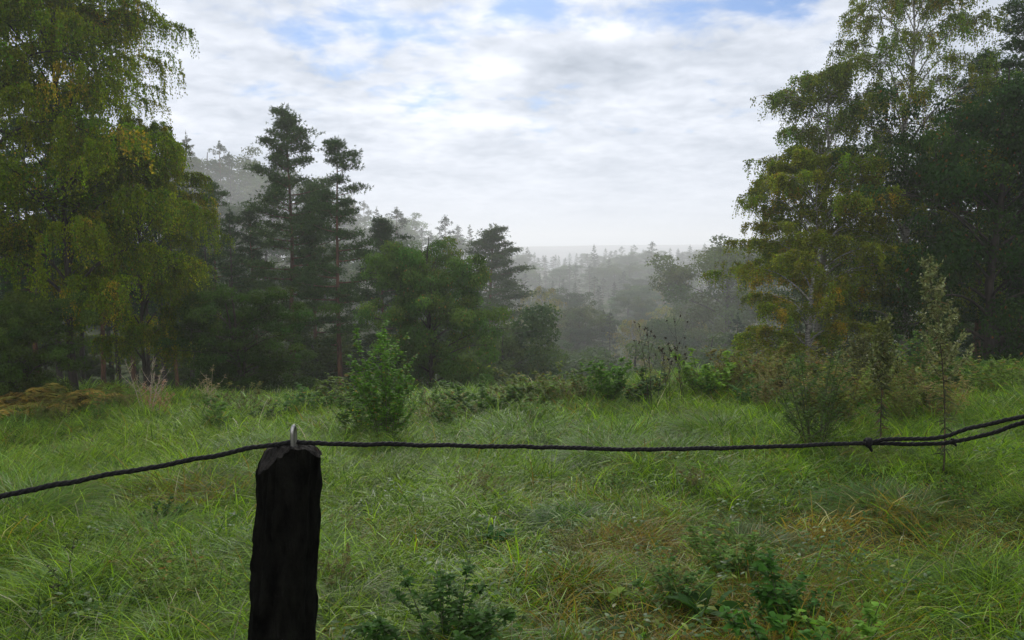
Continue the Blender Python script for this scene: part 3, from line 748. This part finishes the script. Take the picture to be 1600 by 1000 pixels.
put_herb('dead_twig', herb(73, 7, 1.0, .5, .05, .008, 22, (.36, .28, .2), stemcol=(.38, .31, .24), side=4, branch=.45, r=.007, lo=.3, up=.5), 228, 610, 13.2, 'pale dead branching weed in front of the left trunks', 'dead weed')
put_herb('dead_twig', herb(74, 6, .7, .3, .05, .01, 22, (.35, .17, .1), stemcol=(.33, .17, .12), side=4, branch=.4, r=.007, lo=.2), 243, 625, 12.6, 'reddish withered weed below the pale dead one', 'dead weed')
put_herb('dead_twig', herb(75, 6, .85, .35, .07, .008, 18, (.32, .27, .14), stemcol=(.32, .27, .17), side=3, branch=.4, r=.006, lo=.3), 325, 620, 13.0, 'bent straw coloured weed before the dark hazel', 'dead weed')

RW = [herb(120 + k, 9, .6, .45, (.06, .09, .05, .07)[k], (.03, .03, .02, .035)[k], 26, ((.09, .18, .025), (.13, .2, .04), (.17, .17, .05), (.07, .14, .03))[k], side=4, alts=((.08, (.25, .18, .05)),)) for k in range(4)]
rw = np.random.default_rng(9)
for k in range(40):
    px = 360 + k * 32 + rw.normal() * 12; Y = rw.uniform(10.2, 13.2); v = int(rw.integers(4))
    put_herb('rim_weed', RW[v], px, 600, Y, 'low leafy weed in the tangle along the far rim of the meadow', 'weed', sc=rw.uniform(.6, 1.15), rz=rw.random() * 6, group='leafy weeds along the far rim')

def fern(seed, fronds, L, base, var=.25):
    rg = np.random.default_rng(seed); T = Acc(); C = Acc()
    for k in range(fronds):
        az = k * 2.399 + rg.normal() * .3; el = rg.uniform(.5, 1.2); l = L * rg.uniform(.6, 1.1)
        o = np.array([math.cos(az), math.sin(az), 0]); Q = bez(np.zeros(3), o * l * .4 + [0, 0, l * el * .7], o * l * .95 + [0, 0, l * .3 * el], 10)
        T.tube(Q, np.linspace(.004, .001, 10), 3, np.array(base) * .6)
        n = 70; u = np.linspace(.12, 1, n); p = at_t(Q, u); sg = np.where(np.arange(n) % 2 == 0, 1, -1)
        sv = np.array([-o[1], o[0], 0]); D = sv * sg[:, None] + o * .5 + rg.normal(size=(n, 3)) * .12
        C.strips(p, D, l * .34 * (1.08 - u) * rg.uniform(.8, 1.1, n), .03, .25, (.5, 1, .6, .05), tint(rg, n, base, var), rg)
    return T.mesh('fern_stalks', True), C.mesh('fern_leaflets')
FB = [fern(80, 9, .7, (.32, .22, .05)), fern(81, 9, .65, (.26, .22, .05)), fern(82, 9, .6, (.14, .17, .03))]
for k, (px, Y, s, v) in enumerate([(8, 13.0, 1.3, 0), (45, 13.4, 1.3, 1), (72, 13.0, 1.1, 1), (98, 13.4, 1.25, 0), (130, 13.6, 1.1, 1), (20, 14.2, 1.8, 2), (-25, 13.3, 1.5, 0), (165, 14.5, 1.1, 2), (60, 14, 1.5, 0), (118, 14.5, 1.4, 2)]):
    p = point_at(px, 380, Y)
    o = thing('bracken_fern', ('straw orange bracken fern', 'yellowing bracken fern', 'olive bracken fern')[v] + ' at the left rim of the grass', 'fern', (p[0], p[1], float(height(p[0], p[1]))), k, s, 'bracken at the left rim')
    link('stalk', FB[v][0], M_STEM, o); link('leaflets', FB[v][1], M_LEAF, o)

rw = np.random.default_rng(19)
RW2 = [herb(140 + k, 10, .8, .35, .05, (.02, .014, .022)[k], 26, ((.17, .20, .04), (.21, .20, .06), (.09, .17, .03))[k], side=6, branch=.3, r=.003, alts=((.15, (.25, .16, .06)),), stemcol=(.12, .09, .05)) for k in range(3)]
for k in range(30):
    px = 1140 + k * 11.5 + rw.normal() * 14; Y = rw.uniform(8.2, 12.4); v = int(rw.integers(3))
    put_herb('tall_weed', RW2[v], px, 600, Y, 'thin olive or straw coloured weed in the tangle under the lower right birch', 'weed', sc=rw.uniform(.7, 1.25), rz=rw.random() * 6, group='tangle of tall weeds under the right birches')
for k in range(7):
    px = -10 + k * 34 + rw.normal() * 10; Y = rw.uniform(12.0, 14)
    put_herb('tall_weed', RW2[int(rw.integers(3))], px, 600, Y, 'thin straw or green weed standing in the bracken at the left rim', 'weed', sc=rw.uniform(.5, .9), rz=rw.random() * 6, group='thin weeds among the left bracken')
# low leafy plants in the meadow
for k in range(26):
    px = rw.uniform(0, 1600); Y = rw.uniform(2.9, 6.5); v = int(rw.integers(4))
    put_herb('low_weed', RW[v], px, 600, Y, 'low leafy weed half hidden in the meadow grass', 'weed', sc=rw.uniform(.25, .5), rz=rw.random() * 6, group='low weeds scattered in the meadow')
N1 = herb(90, 12, .36, .34, .05, .02, 40, (.045, .10, .018), side=3, lo=.1)
put_herb('nettle_clump', N1, 700, 960, 3.15, 'dark low nettle clump in the foreground right of the post', 'nettles')
N2 = herb(91, 6, .38, .13, .055, .026, 34, (.07, .16, .022), side=2, lo=.1)
put_herb('nettle_plant', N2, 1232, 940, 3.3, 'upright dark green nettle in the right foreground', 'nettle')
def dock(seed, n, L, W, base):
    rg = np.random.default_rng(seed); C = Acc(); az = np.arange(n) * 2.399 + rg.normal(size=n) * .3
    D = np.stack([np.cos(az), np.sin(az), rg.uniform(.9, 1.8, n)], 1)
    C.strips(rg.normal(size=(n, 3)) * [.02, .02, 0], D, L * rg.uniform(.6, 1.1, n), W * rg.uniform(.8, 1.1, n), .5, (.25, .9, 1, .75, .1), tint(rg, n, base, .15), rg, K=5)
    return C.mesh('dock_leaves')
for k, (px, py, Y, L, W, n, base, lab) in enumerate([
        (1100, 910, 3.5, .26, .05, 12, (.045, .10, .02), 'dark green dock rosette in the right middle of the meadow'),
        (955, 885, 3.7, .13, .045, 10, (.14, .20, .03), 'small yellow green leafy rosette left of the dock'),
        (1300, 890, 3.6, .12, .04, 9, (.13, .2, .035), 'pale green little rosette right of the upright nettle'),
        (772, 790, 5.0, .15, .04, 12, (.05, .12, .025), 'small rosette in the middle of the meadow below the rope'),
        (505, 905, 3.4, .09, .04, 7, (.25, .27, .03), 'tiny yellow rosette touching the right side of the post'),
        (1480, 905, 3.6, .14, .05, 14, (.09, .17, .035), 'light green rosette in the right foreground corner')]):
    p = point_at(px, py, Y)
    o = link('leaf_rosette', dock(100 + k, n, L, W, base), M_LEAF, None, (p[0], p[1], float(height(p[0], p[1])) + .01)); tag(o, lab, 'plant')
put_herb('nettle_plant', herb(92, 8, .33, .22, .055, .026, 30, (.08, .18, .024), side=2), 1240, 985, 2.95, 'leafy nettle at the bottom edge of the photo', 'nettle')
put_herb('nettle_plant', herb(95, 6, .3, .2, .05, .024, 30, (.12, .24, .03), side=2), 1330, 975, 3.1, 'pale leafy weed at the bottom edge right of the nettle', 'weed')
put_herb('dead_twig', herb(93, 2, .42, .12, .03, .012, 8, (.03, .03, .02), stemcol=(.02, .018, .014), side=3, r=.003), 85, 850, 3.9, 'dark thin weed hanging under the rope at the left', 'dead weed')
put_herb('dead_twig', herb(94, 1, .5, .04, .03, .012, 6, (.03, .05, .02), stemcol=(.025, .022, .014), side=2, r=.0025), 862, 760, 6.0, 'lone thin dark stem just under the rope in the middle', 'dead weed')

# ------------------------------------------------------------------ grass
def grass():
    rg = np.random.default_rng(200); G = Acc()
    def area(n, y0, y1, power, margin=1.12):
        u = rg.random(n); y = (y0 ** power + u * (y1 ** power - y0 ** power)) ** (1 / power)
        x = (rg.random(n) * 2 - 1) * (0.66 * y * margin + .5)
        return x, y
    GREEN = np.array([.14, .255, .006]); LIGHT = np.array([.215, .335, .018]); DRY = np.array([.24, .17, .018]); BLUE = np.array([.17, .29, .065]); DEEP = np.array([.055, .125, .005])
    def colours(x, y, rg, n, boost=0):
        m1 = vnoise(x, y, 1.5, 11); m2 = vnoise(x, y, .55, 12); m3 = vnoise(x, y, 2.6, 13)
        dry = np.exp(-(((x - .75) / .8) ** 2 + ((y - 3.3) / .8) ** 2)) * .95 + np.exp(-(((x - 2.6) / 1.6) ** 2 + ((y - 5.2) / .7) ** 2)) * .7 + np.exp(-(((x - 1.0) / 1.1) ** 2 + ((y - 4.7) / .7) ** 2)) * .5 + np.exp(-(((x + 2.6) / .6) ** 2 + ((y - 6.4) / .6) ** 2)) * .5
        dry = np.clip(dry + (m2 - .68) * .7 + .04 * sstep(.5, .7, m3), 0.02, .85)
        blue = np.clip((m1 - .55) * 1.4 + sstep(6, 11, y) * .25 + sstep(0, 5, x) * .12, 0, .55)
        C = np.tile(GREEN, (n, 1)); r = rg.random(n)
        C = C * (1 - .0 * r[:, None])
        lf = sstep(1.0, -2.5, x) * .35 + .34
        k = rg.random(n) < lf; C[k] = LIGHT
        k = rg.random(n) < blue; C[k] = BLUE
        k = rg.random(n) < .26; C[k] = DEEP
        k = rg.random(n) < dry; C[k] = DRY * (np.array([1, 1, 1]) * .9)
        k = rg.random(n) < .03; C[k] = np.array([.34, .32, .2])
        C *= (1 + rg.normal(size=(n, 1)) * .2) * (.8 + .4 * vnoise(x, y, .35, 14)[:, None])
        return np.clip(C, .01, .6)
    def lay(n, y0, y1, power, Lf, Wf, lean, droopf, spread=0.05, patch=None, clump=.45):
        nc = n // 42
        cx_, cy_ = area(nc, y0, y1, power)
        i = rg.integers(0, nc, n); cs = (.035 + .010 * cy_[i]) * (.5 + 1.1 * rg.random(nc)[i])
        gx = rg.normal(size=n); gy = rg.normal(size=n); x = cx_[i] + gx * cs; y = cy_[i] + gy * cs; cf = (.72 + .56 * rg.random(nc))[i]; cb = (.52 + .88 * rg.random(nc))[i]; ra = np.arctan2(gy, gx)
        if patch is not None:
            k = rg.random(n) < patch(x, y); x, y, i, cf, cb, ra = x[k], y[k], i[k], cf[k], cb[k], ra[k]
        n = len(x)
        ca = (rg.random(nc) * 6.28)[i]; flow = vnoise(x, y, 1.3, 21) * 9.0
        a = flow + rg.normal(size=n) * 1.1; q = rg.random(n); a = np.where(q < .30, ca + rg.normal(size=n) * .3, np.where(q < .72, ra + rg.normal(size=n) * .35, a))
        ln = lean * (.35 + .9 * rg.random(n)) * (.6 + .8 * vnoise(x, y, .6, 22))
        D = np.stack([np.cos(a) * ln, np.sin(a) * ln, np.ones(n)], 1)
        L = Lf(x, y) * rg.uniform(.45, 1.25, n) * cf; W = Wf * (.6 + .8 * rg.random(n)) * (1 + .10 * y)
        P = np.stack([x, y, height(x, y) - .01], 1)
        G.strips(P, D, L, W, droopf * rg.uniform(.4, 1.6, n), (.9, 1, .7, .08), colours(x, y, rg, n) * cb[:, None], rg, flat=False)
    def tall(x, y):
        t = .10 + .10 * vnoise(x, y, .9, 31) + .17 * sstep(.52, .8, vnoise(x, y, .5, 32))
        t = t + sstep(6.2, 9.5, y) * .16 + sstep(1.2, -2.5, x) * .05 * sstep(7, 3, y)
        t = t + sstep(.62, .8, vnoise(x, y, 1.1, 33)) * .10
        return t
    # dense matted sward
    lay(230000, 1.9, 9.0, 1.15, tall, .0030, 1.3, .5)
    lay(190000, 6.5, 15.5, 1.6, tall, .0036, 1.0, .55)
    lay(60000, 13.0, 26.0, 1.4, tall, .006, 1.0, .5)
    # longer arching blades
    lay(38000, 2.0, 7.0, 1.1, lambda x, y: .30 + .16 * vnoise(x, y, .7, 41), .0042, .7, .9,
        patch=lambda x, y: np.clip(sstep(.5, -1.5, x) * .7 + sstep(.6, .75, vnoise(x, y, .8, 42)) * .5 + .08, 0, 1))
    lay(46000, 7.0, 13.5, 1.4, lambda x, y: .42 + .2 * vnoise(x, y, .7, 43), .0042, .6, .9,
        patch=lambda x, y: .35 + .6 * sstep(.5, .7, vnoise(x, y, 1.2, 44)))
    # pale stalks
    n = 2600; x, y = area(n, 2.2, 13, 1.4); k = rg.random(n) < (.25 + .75 * sstep(7, 10, y)); x, y = x[k], y[k]; n = len(x)
    a = rg.random(n) * 6.28; D = np.stack([np.cos(a) * .5, np.sin(a) * .5, np.ones(n)], 1)
    G.strips(np.stack([x, y, height(x, y)], 1), D, rg.uniform(.3, .62, n), .0028, .45, (1, .9, .7, .4), tint(rg, n, (.26, .23, .12), .25), rg, flat=False)
    n = 4500; x, y = area(n, 2.0, 11, 1.3); k = rg.random(n) < (.3 + .5 * sstep(.45, .7, vnoise(x, y, .8, 61))); x, y = x[k], y[k]; n = len(x)
    a = rg.random(n) * 6.28; D = np.stack([np.cos(a) * .8, np.sin(a) * .8, np.ones(n)], 1)
    G.strips(np.stack([x, y, height(x, y)], 1), D, rg.uniform(.2, .42, n), .0045, .8, (.9, 1, .7, .08), tint(rg, n, (.28, .36, .15), .25), rg, flat=False)
    # small clover-like broad leaves low in the sward
    n = 26000; x, y = area(n, 2.0, 9, 1.2); k = vnoise(x, y, .3, 51) > .68; x, y = x[k], y[k]; n = len(x)
    a = rg.random(n) * 6.28; D = np.stack([np.cos(a), np.sin(a), rg.uniform(.1, .8, n)], 1)
    G.strips(np.stack([x, y, height(x, y) + rg.uniform(.02, .13, n)], 1), D, rg.uniform(.02, .05, n), .018, .3, (.2, 1, .9, .15), tint(rg, n, (.07, .14, .03), .25, ((.1, (.18, .22, .04)),)), rg)
    me = G.mesh('meadow_grass')
    o = link('meadow_grass', me, M_GRASS); o['kind'] = 'stuff'
    o['label'] = 'long wet green meadow grass with dry straw patches'
grass()

def tussock(seed, n, L, R_, base):
    rg = np.random.default_rng(seed); C = Acc(); a = rg.random(n) * 6.28; rr = R_ * np.sqrt(rg.random(n))
    P = np.stack([np.cos(a) * rr, np.sin(a) * rr, np.full(n, -.03)], 1)
    a2 = a + rg.normal(size=n) * .7; ln = .25 + rr / R_ * .8 + rg.random(n) * .3
    D = np.stack([np.cos(a2) * ln, np.sin(a2) * ln, np.ones(n)], 1)
    C.strips(P, D, L * rg.uniform(.5, 1.1, n), .006 * rg.uniform(.6, 1.3, n), .8 * rg.uniform(.4, 1.5, n), (.9, 1, .7, .08), tint(rg, n, base, .25, ((.12, (.22, .19, .09)),)), rg, flat=False)
    return C.mesh('tussock_blades')
TU = [tussock(110, 2600, .42, .20, (.075, .13, .02)), tussock(111, 3000, .5, .26, (.11, .20, .03)), tussock(112, 2200, .36, .16, (.08, .17, .035))]
rt = np.random.default_rng(31)
TU.append(tussock(113, 1500, .34, .17, (.16, .19, .05))); TU.append(tussock(114, 1800, .36, .15, (.12, .24, .012)))
for k in range(64):
    Y = rt.uniform(2.9, 12.5); px = rt.uniform(-20, 1620); p = point_at(px, 380, Y); v = int(rt.integers(5)); s = rt.uniform(.5, 1.05) * (1 if Y < 6 else 1.25)
    o = link('grass_tussock', TU[v], M_GRASS, None, (p[0], p[1], float(height(p[0], p[1])))); o.scale = (s, s, s * rt.uniform(.6, .95)); o.rotation_euler = (0, 0, rt.random() * 6.28)
    tag(o, 'small tuft of longer grass among the meadow grass', 'tussock', 'small tufts scattered in the meadow')
for k, (px, Y, v, s, lab) in enumerate([
        (300, 6.9, 0, 1.15, 'dark brownish grass tussock above the rope left of the post'), (345, 6.5, 0, .9, 'small dark tussock just above the rope near the post'),
        (1385, 5.6, 2, 1.2, 'dark green tussock hanging with dew under the rope knot'), (1440, 5.5, 0, .95, 'dark tussock under the doubled rope'),
        (895, 5.4, 2, .85, 'small bluish tussock below the middle of the rope'), (960, 7.6, 1, 1.2, 'pale swept tussock just above the rope in the middle'),
        (1060, 7.4, 1, 1.1, 'swept tussock above the rope right of the middle'), (160, 8.0, 1, 1.1, 'bright green tussock at the left rim'),
        (1130, 8.4, 1, 1.2, 'high tussock at the rim below the olive shrub'), (1520, 7.8, 1, 1.1, 'grassy tussock right of the tallest mugwort'),
        (820, 9.6, 1, 1.3, 'tussock on the rim in the middle'), (1580, 3.9, 1, .9, 'dark tussock at the right edge of the foreground'),
        (420, 8.8, 1, 1.2, 'tussock at the rim before the hazel'), (1150, 5.1, 0, .6, 'small straw and green tussock under the right half of the rope')]):
    p = point_at(px, 380, Y)
    o = link('grass_tussock', TU[v], M_GRASS, None, (p[0], p[1], float(height(p[0], p[1])))); o.scale = (s, s, s * .9); o.rotation_euler = (0, 0, k * 1.3)
    tag(o, lab, 'tussock')

# ------------------------------------------------------------------ post, staple and rope
M_POST = bark_mat('old_wet_wood', (.0012, .0012, .001), (.009, .009, .007), 45, (1, 1, .35), .95, c3=(.010, .013, .007), bump=1.0, spec=.04)
M_CUT = bark_mat('weathered_cut_wood', (.006, .006, .005), (.045, .04, .035), 70, (1, 1, .6), .85, c3=(.20, .08, .06), bump=1.0, spec=.1)
def rough_post(px_, top_py, Y, name, label, seed, lean=(0, 0)):
    rg = np.random.default_rng(seed)
    tp = point_at(px_, top_py, Y); gz = float(height(tp[0], tp[1])) - .3; Ht = tp[2] - gz
    o = thing(name, label, 'post', (tp[0] - lean[0] * Ht, tp[1], gz + .0))
    n, sd = 150, 56
    t = np.linspace(0, 1, n); a = np.linspace(0, 2 * np.pi, sd, endpoint=False)
    A, Tm = np.meshgrid(a, t)
    r = .058 * (1 + .05 * np.cos(2 * A + .5) + .035 * np.cos(3 * A + 4 * Tm))
    r = r * (1 + .17 * np.clip((1 - Tm) * Ht / .42, 0, 1.3))
    r = r + (vnoise(A * 7.3, Tm * 7, 1, seed + 5) - .5) * .007 - .005 * sstep(.62, .8, vnoise(A * 11, Tm * 5, 1, seed + 6))
    r = r + (vnoise(A * 3, Tm * 30, 1, seed) - .5) * .006 + (vnoise(A * 9, Tm * 110, 1, seed + 1) - .5) * .0045 + (vnoise(A * 2, Tm * 9, 1, seed + 2) - .5) * .010
    ax = lean[0] * Ht * Tm + .008 * np.sin(Tm * 6)
    X = ax + r * np.cos(A); Yv = r * np.sin(A) * .95; Z = Tm * Ht
    # split and rounded head: the left front corner is broken away
    head = lambda x, y: Ht - 1.7 * np.clip(-.80 * x - .60 * y - .026, 0, 1) - .16 * (y + .058) - 1.2 * np.clip(x - .046, 0, 1) + (vnoise(x * 110 + 50, y * 110, 1, 3) - .5) * .012 + (vnoise(x * 400 + 50, y * 400, 1, 5) - .5) * .002
    zc = head(X - ax, Yv)
    Z = np.minimum(Z, zc)
    V = np.stack([X, Yv, Z], -1).reshape(-1, 3)
    i = np.arange(n - 1)[:, None] * sd; j = np.arange(sd)[None, :]; j2 = (j + 1) % sd
    Fq = np.stack([i + j, i + j2, i + sd + j2, i + sd + j], -1).reshape(-1, 4)
    link('post_shaft', make_mesh('post_shaft', V, Fq, None, True), M_POST, o)
    rings = 9; VV = []
    for q in range(rings + 1):
        f = 1 - q / rings; xx = (X[-1] - ax[-1]) * f; yy = Yv[-1] * f
        zz = head(xx, yy) + .0015 * (1 - f) + (.0 if q == 0 else .002); VV.append(np.stack([xx + ax[-1], yy, zz], -1))
    VV = np.array(VV); i = np.arange(rings)[:, None] * sd
    Fq = np.stack([i + j, i + j2, i + sd + j2, i + sd + j], -1).reshape(-1, 4)
    c = link('cut_top', make_mesh('cut_top', VV.reshape(-1, 3), Fq, None, False), M_CUT, o)
    c['label'] = 'weathered broken top with a lighter edge and a reddish spot'
    return o, Ht
post, PH = rough_post(454, 692, 1.56, 'fence_post', 'thick black weathered wooden post with a metal staple in its top', 7, (.05, 0))

def metal(name, col, rough):
    m, nt, out = new_mat(name); p = nt.nodes.new('ShaderNodeBsdfPrincipled')
    nz = nt.nodes.new('ShaderNodeTexNoise'); nz.inputs['Scale'].default_value = 300; nz.inputs['Detail'].default_value = 4
    mr_ = nt.nodes.new('ShaderNodeMapRange'); mr_.inputs['To Min'].default_value = rough * .7; mr_.inputs['To Max'].default_value = rough * 1.4
    nt.links.new(nz.outputs[0], mr_.inputs['Value']); nt.links.new(mr_.outputs[0], p.inputs['Roughness'])
    p.inputs['Base Color'].default_value = (*col, 1); p.inputs['Metallic'].default_value = 1
    nt.links.new(p.outputs[0], out.inputs[0]); return m
M_STEEL = metal('galvanised_steel', (.36, .35, .33), .36)
def staple():
    A = Acc(); c = point_at(459, 684, 1.535); w = .0068
    # staple seen nearly edge-on: its bow runs front to back over the rope
    t = np.linspace(0, math.pi, 20)
    top = point_at(459, 666, 1.535)[2]; z0 = point_at(459, 705, 1.535)[2]
    dirv = np.array([.12, .99, 0])
    P = [c + dirv * w * -1.1 + [0, 0, z0 - c[2]]]
    hb = top - c[2] - .008
    for k in t: P.append(np.array([c[0], c[1], 0]) + dirv * (-math.cos(k) * w * 1.1) + np.array([0, 0, c[2] + hb - .008 + math.sin(k) * .016]))
    P.append(c + dirv * w * 1.1 + [0, 0, z0 - c[2]])
    P = np.array(P)
    A.tube(P, .0038, 10, (1, 1, 1))
    me = A.mesh('staple', True)
    o = link('staple', me, M_STEEL, post); o.matrix_parent_inverse.identity()
    o.location = -np.array(post.location)
staple()

M_ROPE = bark_mat('black_wet_rope', (.004, .004, .004), (.013, .013, .012), 400, (1, 1, 1), .7, bump=.3, spec=.15)
def rope_path(pts):
    """smooth curve through (px, py, Y) key points of the place"""
    K = np.array([point_at(*p) for p in pts]); seg = np.linalg.norm(np.diff(K, axis=0), axis=1); s = np.r_[0, np.cumsum(seg)]
    n = max(60, int(s[-1] / .0028)); u = np.linspace(0, s[-1], n); out = []
    m = np.gradient(K, s, axis=0)
    i = np.clip(np.searchsorted(s, u) - 1, 0, len(K) - 2); h = (s[i + 1] - s[i])[:, None]; t = ((u - s[i]) / h[:, 0])[:, None]
    return (2 * t**3 - 3 * t**2 + 1) * K[i] + (t**3 - 2 * t**2 + t) * h * m[i] + (-2 * t**3 + 3 * t**2) * K[i + 1] + (t**3 - t**2) * h * m[i + 1], u
def rope(A, pts, r=.0050, strands=3, pitch=.042, wob=.0012, seed=0):
    P, u = rope_path(pts); rg = np.random.default_rng(seed)
    P = P + (np.stack([vnoise(u * 30, u * 0 + k, 1, seed + k) for k in range(3)], 1) - .5) * wob * 3
    T = unit(np.gradient(P, axis=0)); U = unit(np.cross(T, [0, 0, 1.0])); W = np.cross(U, T)
    for k in range(strands):
        a = (u + .02 * vnoise(u * 7, u * 0, 1, seed + 3)) / pitch * 2 * np.pi + k * 2 * np.pi / strands
        A.tube(P + (r * .40) * (np.cos(a)[:, None] * U + np.sin(a)[:, None] * W), r * .64 * (1 + .34 * (vnoise(u * 60, u * 0, 1, seed + 9 + k) - .5)), 7, (1, 1, 1))
    # stray fibres
    n = int(u[-1] * 90); i = rg.integers(0, len(P), n); ra = unit(rg.normal(size=(n, 3)))
    A.tubes(P[i] + ra * r * .8, P[i] + ra * (r + .0018) + rg.normal(size=(n, 3)) * .0015, .0003, .0002, (1, 1, 1))
Rt = thing('rope', 'black twisted rope stapled over the post and knotted into a double line at the right', 'rope', tuple(point_at(459, 690, 1.54)))
def rope_part(name, A):
    o = link(name, A.mesh(name, True), M_ROPE, Rt); o.location = -np.array(Rt.location); return o
A = Acc()
rope(A, [(-260, 838, 1.20), (-100, 800, 1.28), (0, 777, 1.33), (120, 751, 1.39), (250, 728, 1.45), (360, 707, 1.50), (425, 695, 1.53), (452, 691, 1.54), (480, 692, 1.55), (560, 694, 1.57), (700, 696, 1.62), (850, 699, 1.68),
         (1000, 702, 1.73), (1100, 701, 1.76), (1200, 698, 1.79), (1300, 694, 1.81), (1357, 692, 1.82), (1430, 694, 1.80), (1475, 693, 1.78), (1530, 682, 1.76), (1600, 659, 1.73), (1700, 628, 1.68), (1800, 600, 1.64)], seed=1)
rope_part('rope_line', A)
A = Acc(); rope(A, [(1352, 694, 1.815), (1375, 688, 1.81), (1430, 686, 1.79), (1475, 682, 1.775), (1500, 673, 1.765), (1550, 662, 1.74), (1600, 652, 1.715), (1700, 633, 1.68), (1800, 612, 1.64)], seed=5)
rope_part('rope_return', A)
A = Acc(); kc = point_at(1357, 692, 1.815); t = np.linspace(0, 4.6 * math.pi, 90)
A.tube(np.stack([kc[0] - .006 + .012 * t / t[-1] + .002 * np.sin(t * 1.7), kc[1] + .0088 * np.cos(t), kc[2] + .0085 * np.sin(t)], 1), .0042, 7, (1, 1, 1))
A.tube(bez(kc + [0, -.006, -.004], kc + [.002, -.008, -.014], kc + [.006, -.006, -.018], 6), np.linspace(.0042, .003, 6), 7)
rope_part('knot', A)
A = Acc(); kc = point_at(1488, 690, 1.775)
A.tube(bez(kc, kc + [.004, -.003, -.003], kc + [.0075, -.004, -.010], 5), np.array([.0040, .004, .0036, .003, .002]), 7)
t = np.linspace(0, 2.4 * math.pi, 30); A.tube(np.stack([kc[0] + .004 * t / t[-1], kc[1] + .0062 * np.cos(t), kc[2] + .0062 * np.sin(t)], 1), .0018, 5)
rope_part('tied_end', A)
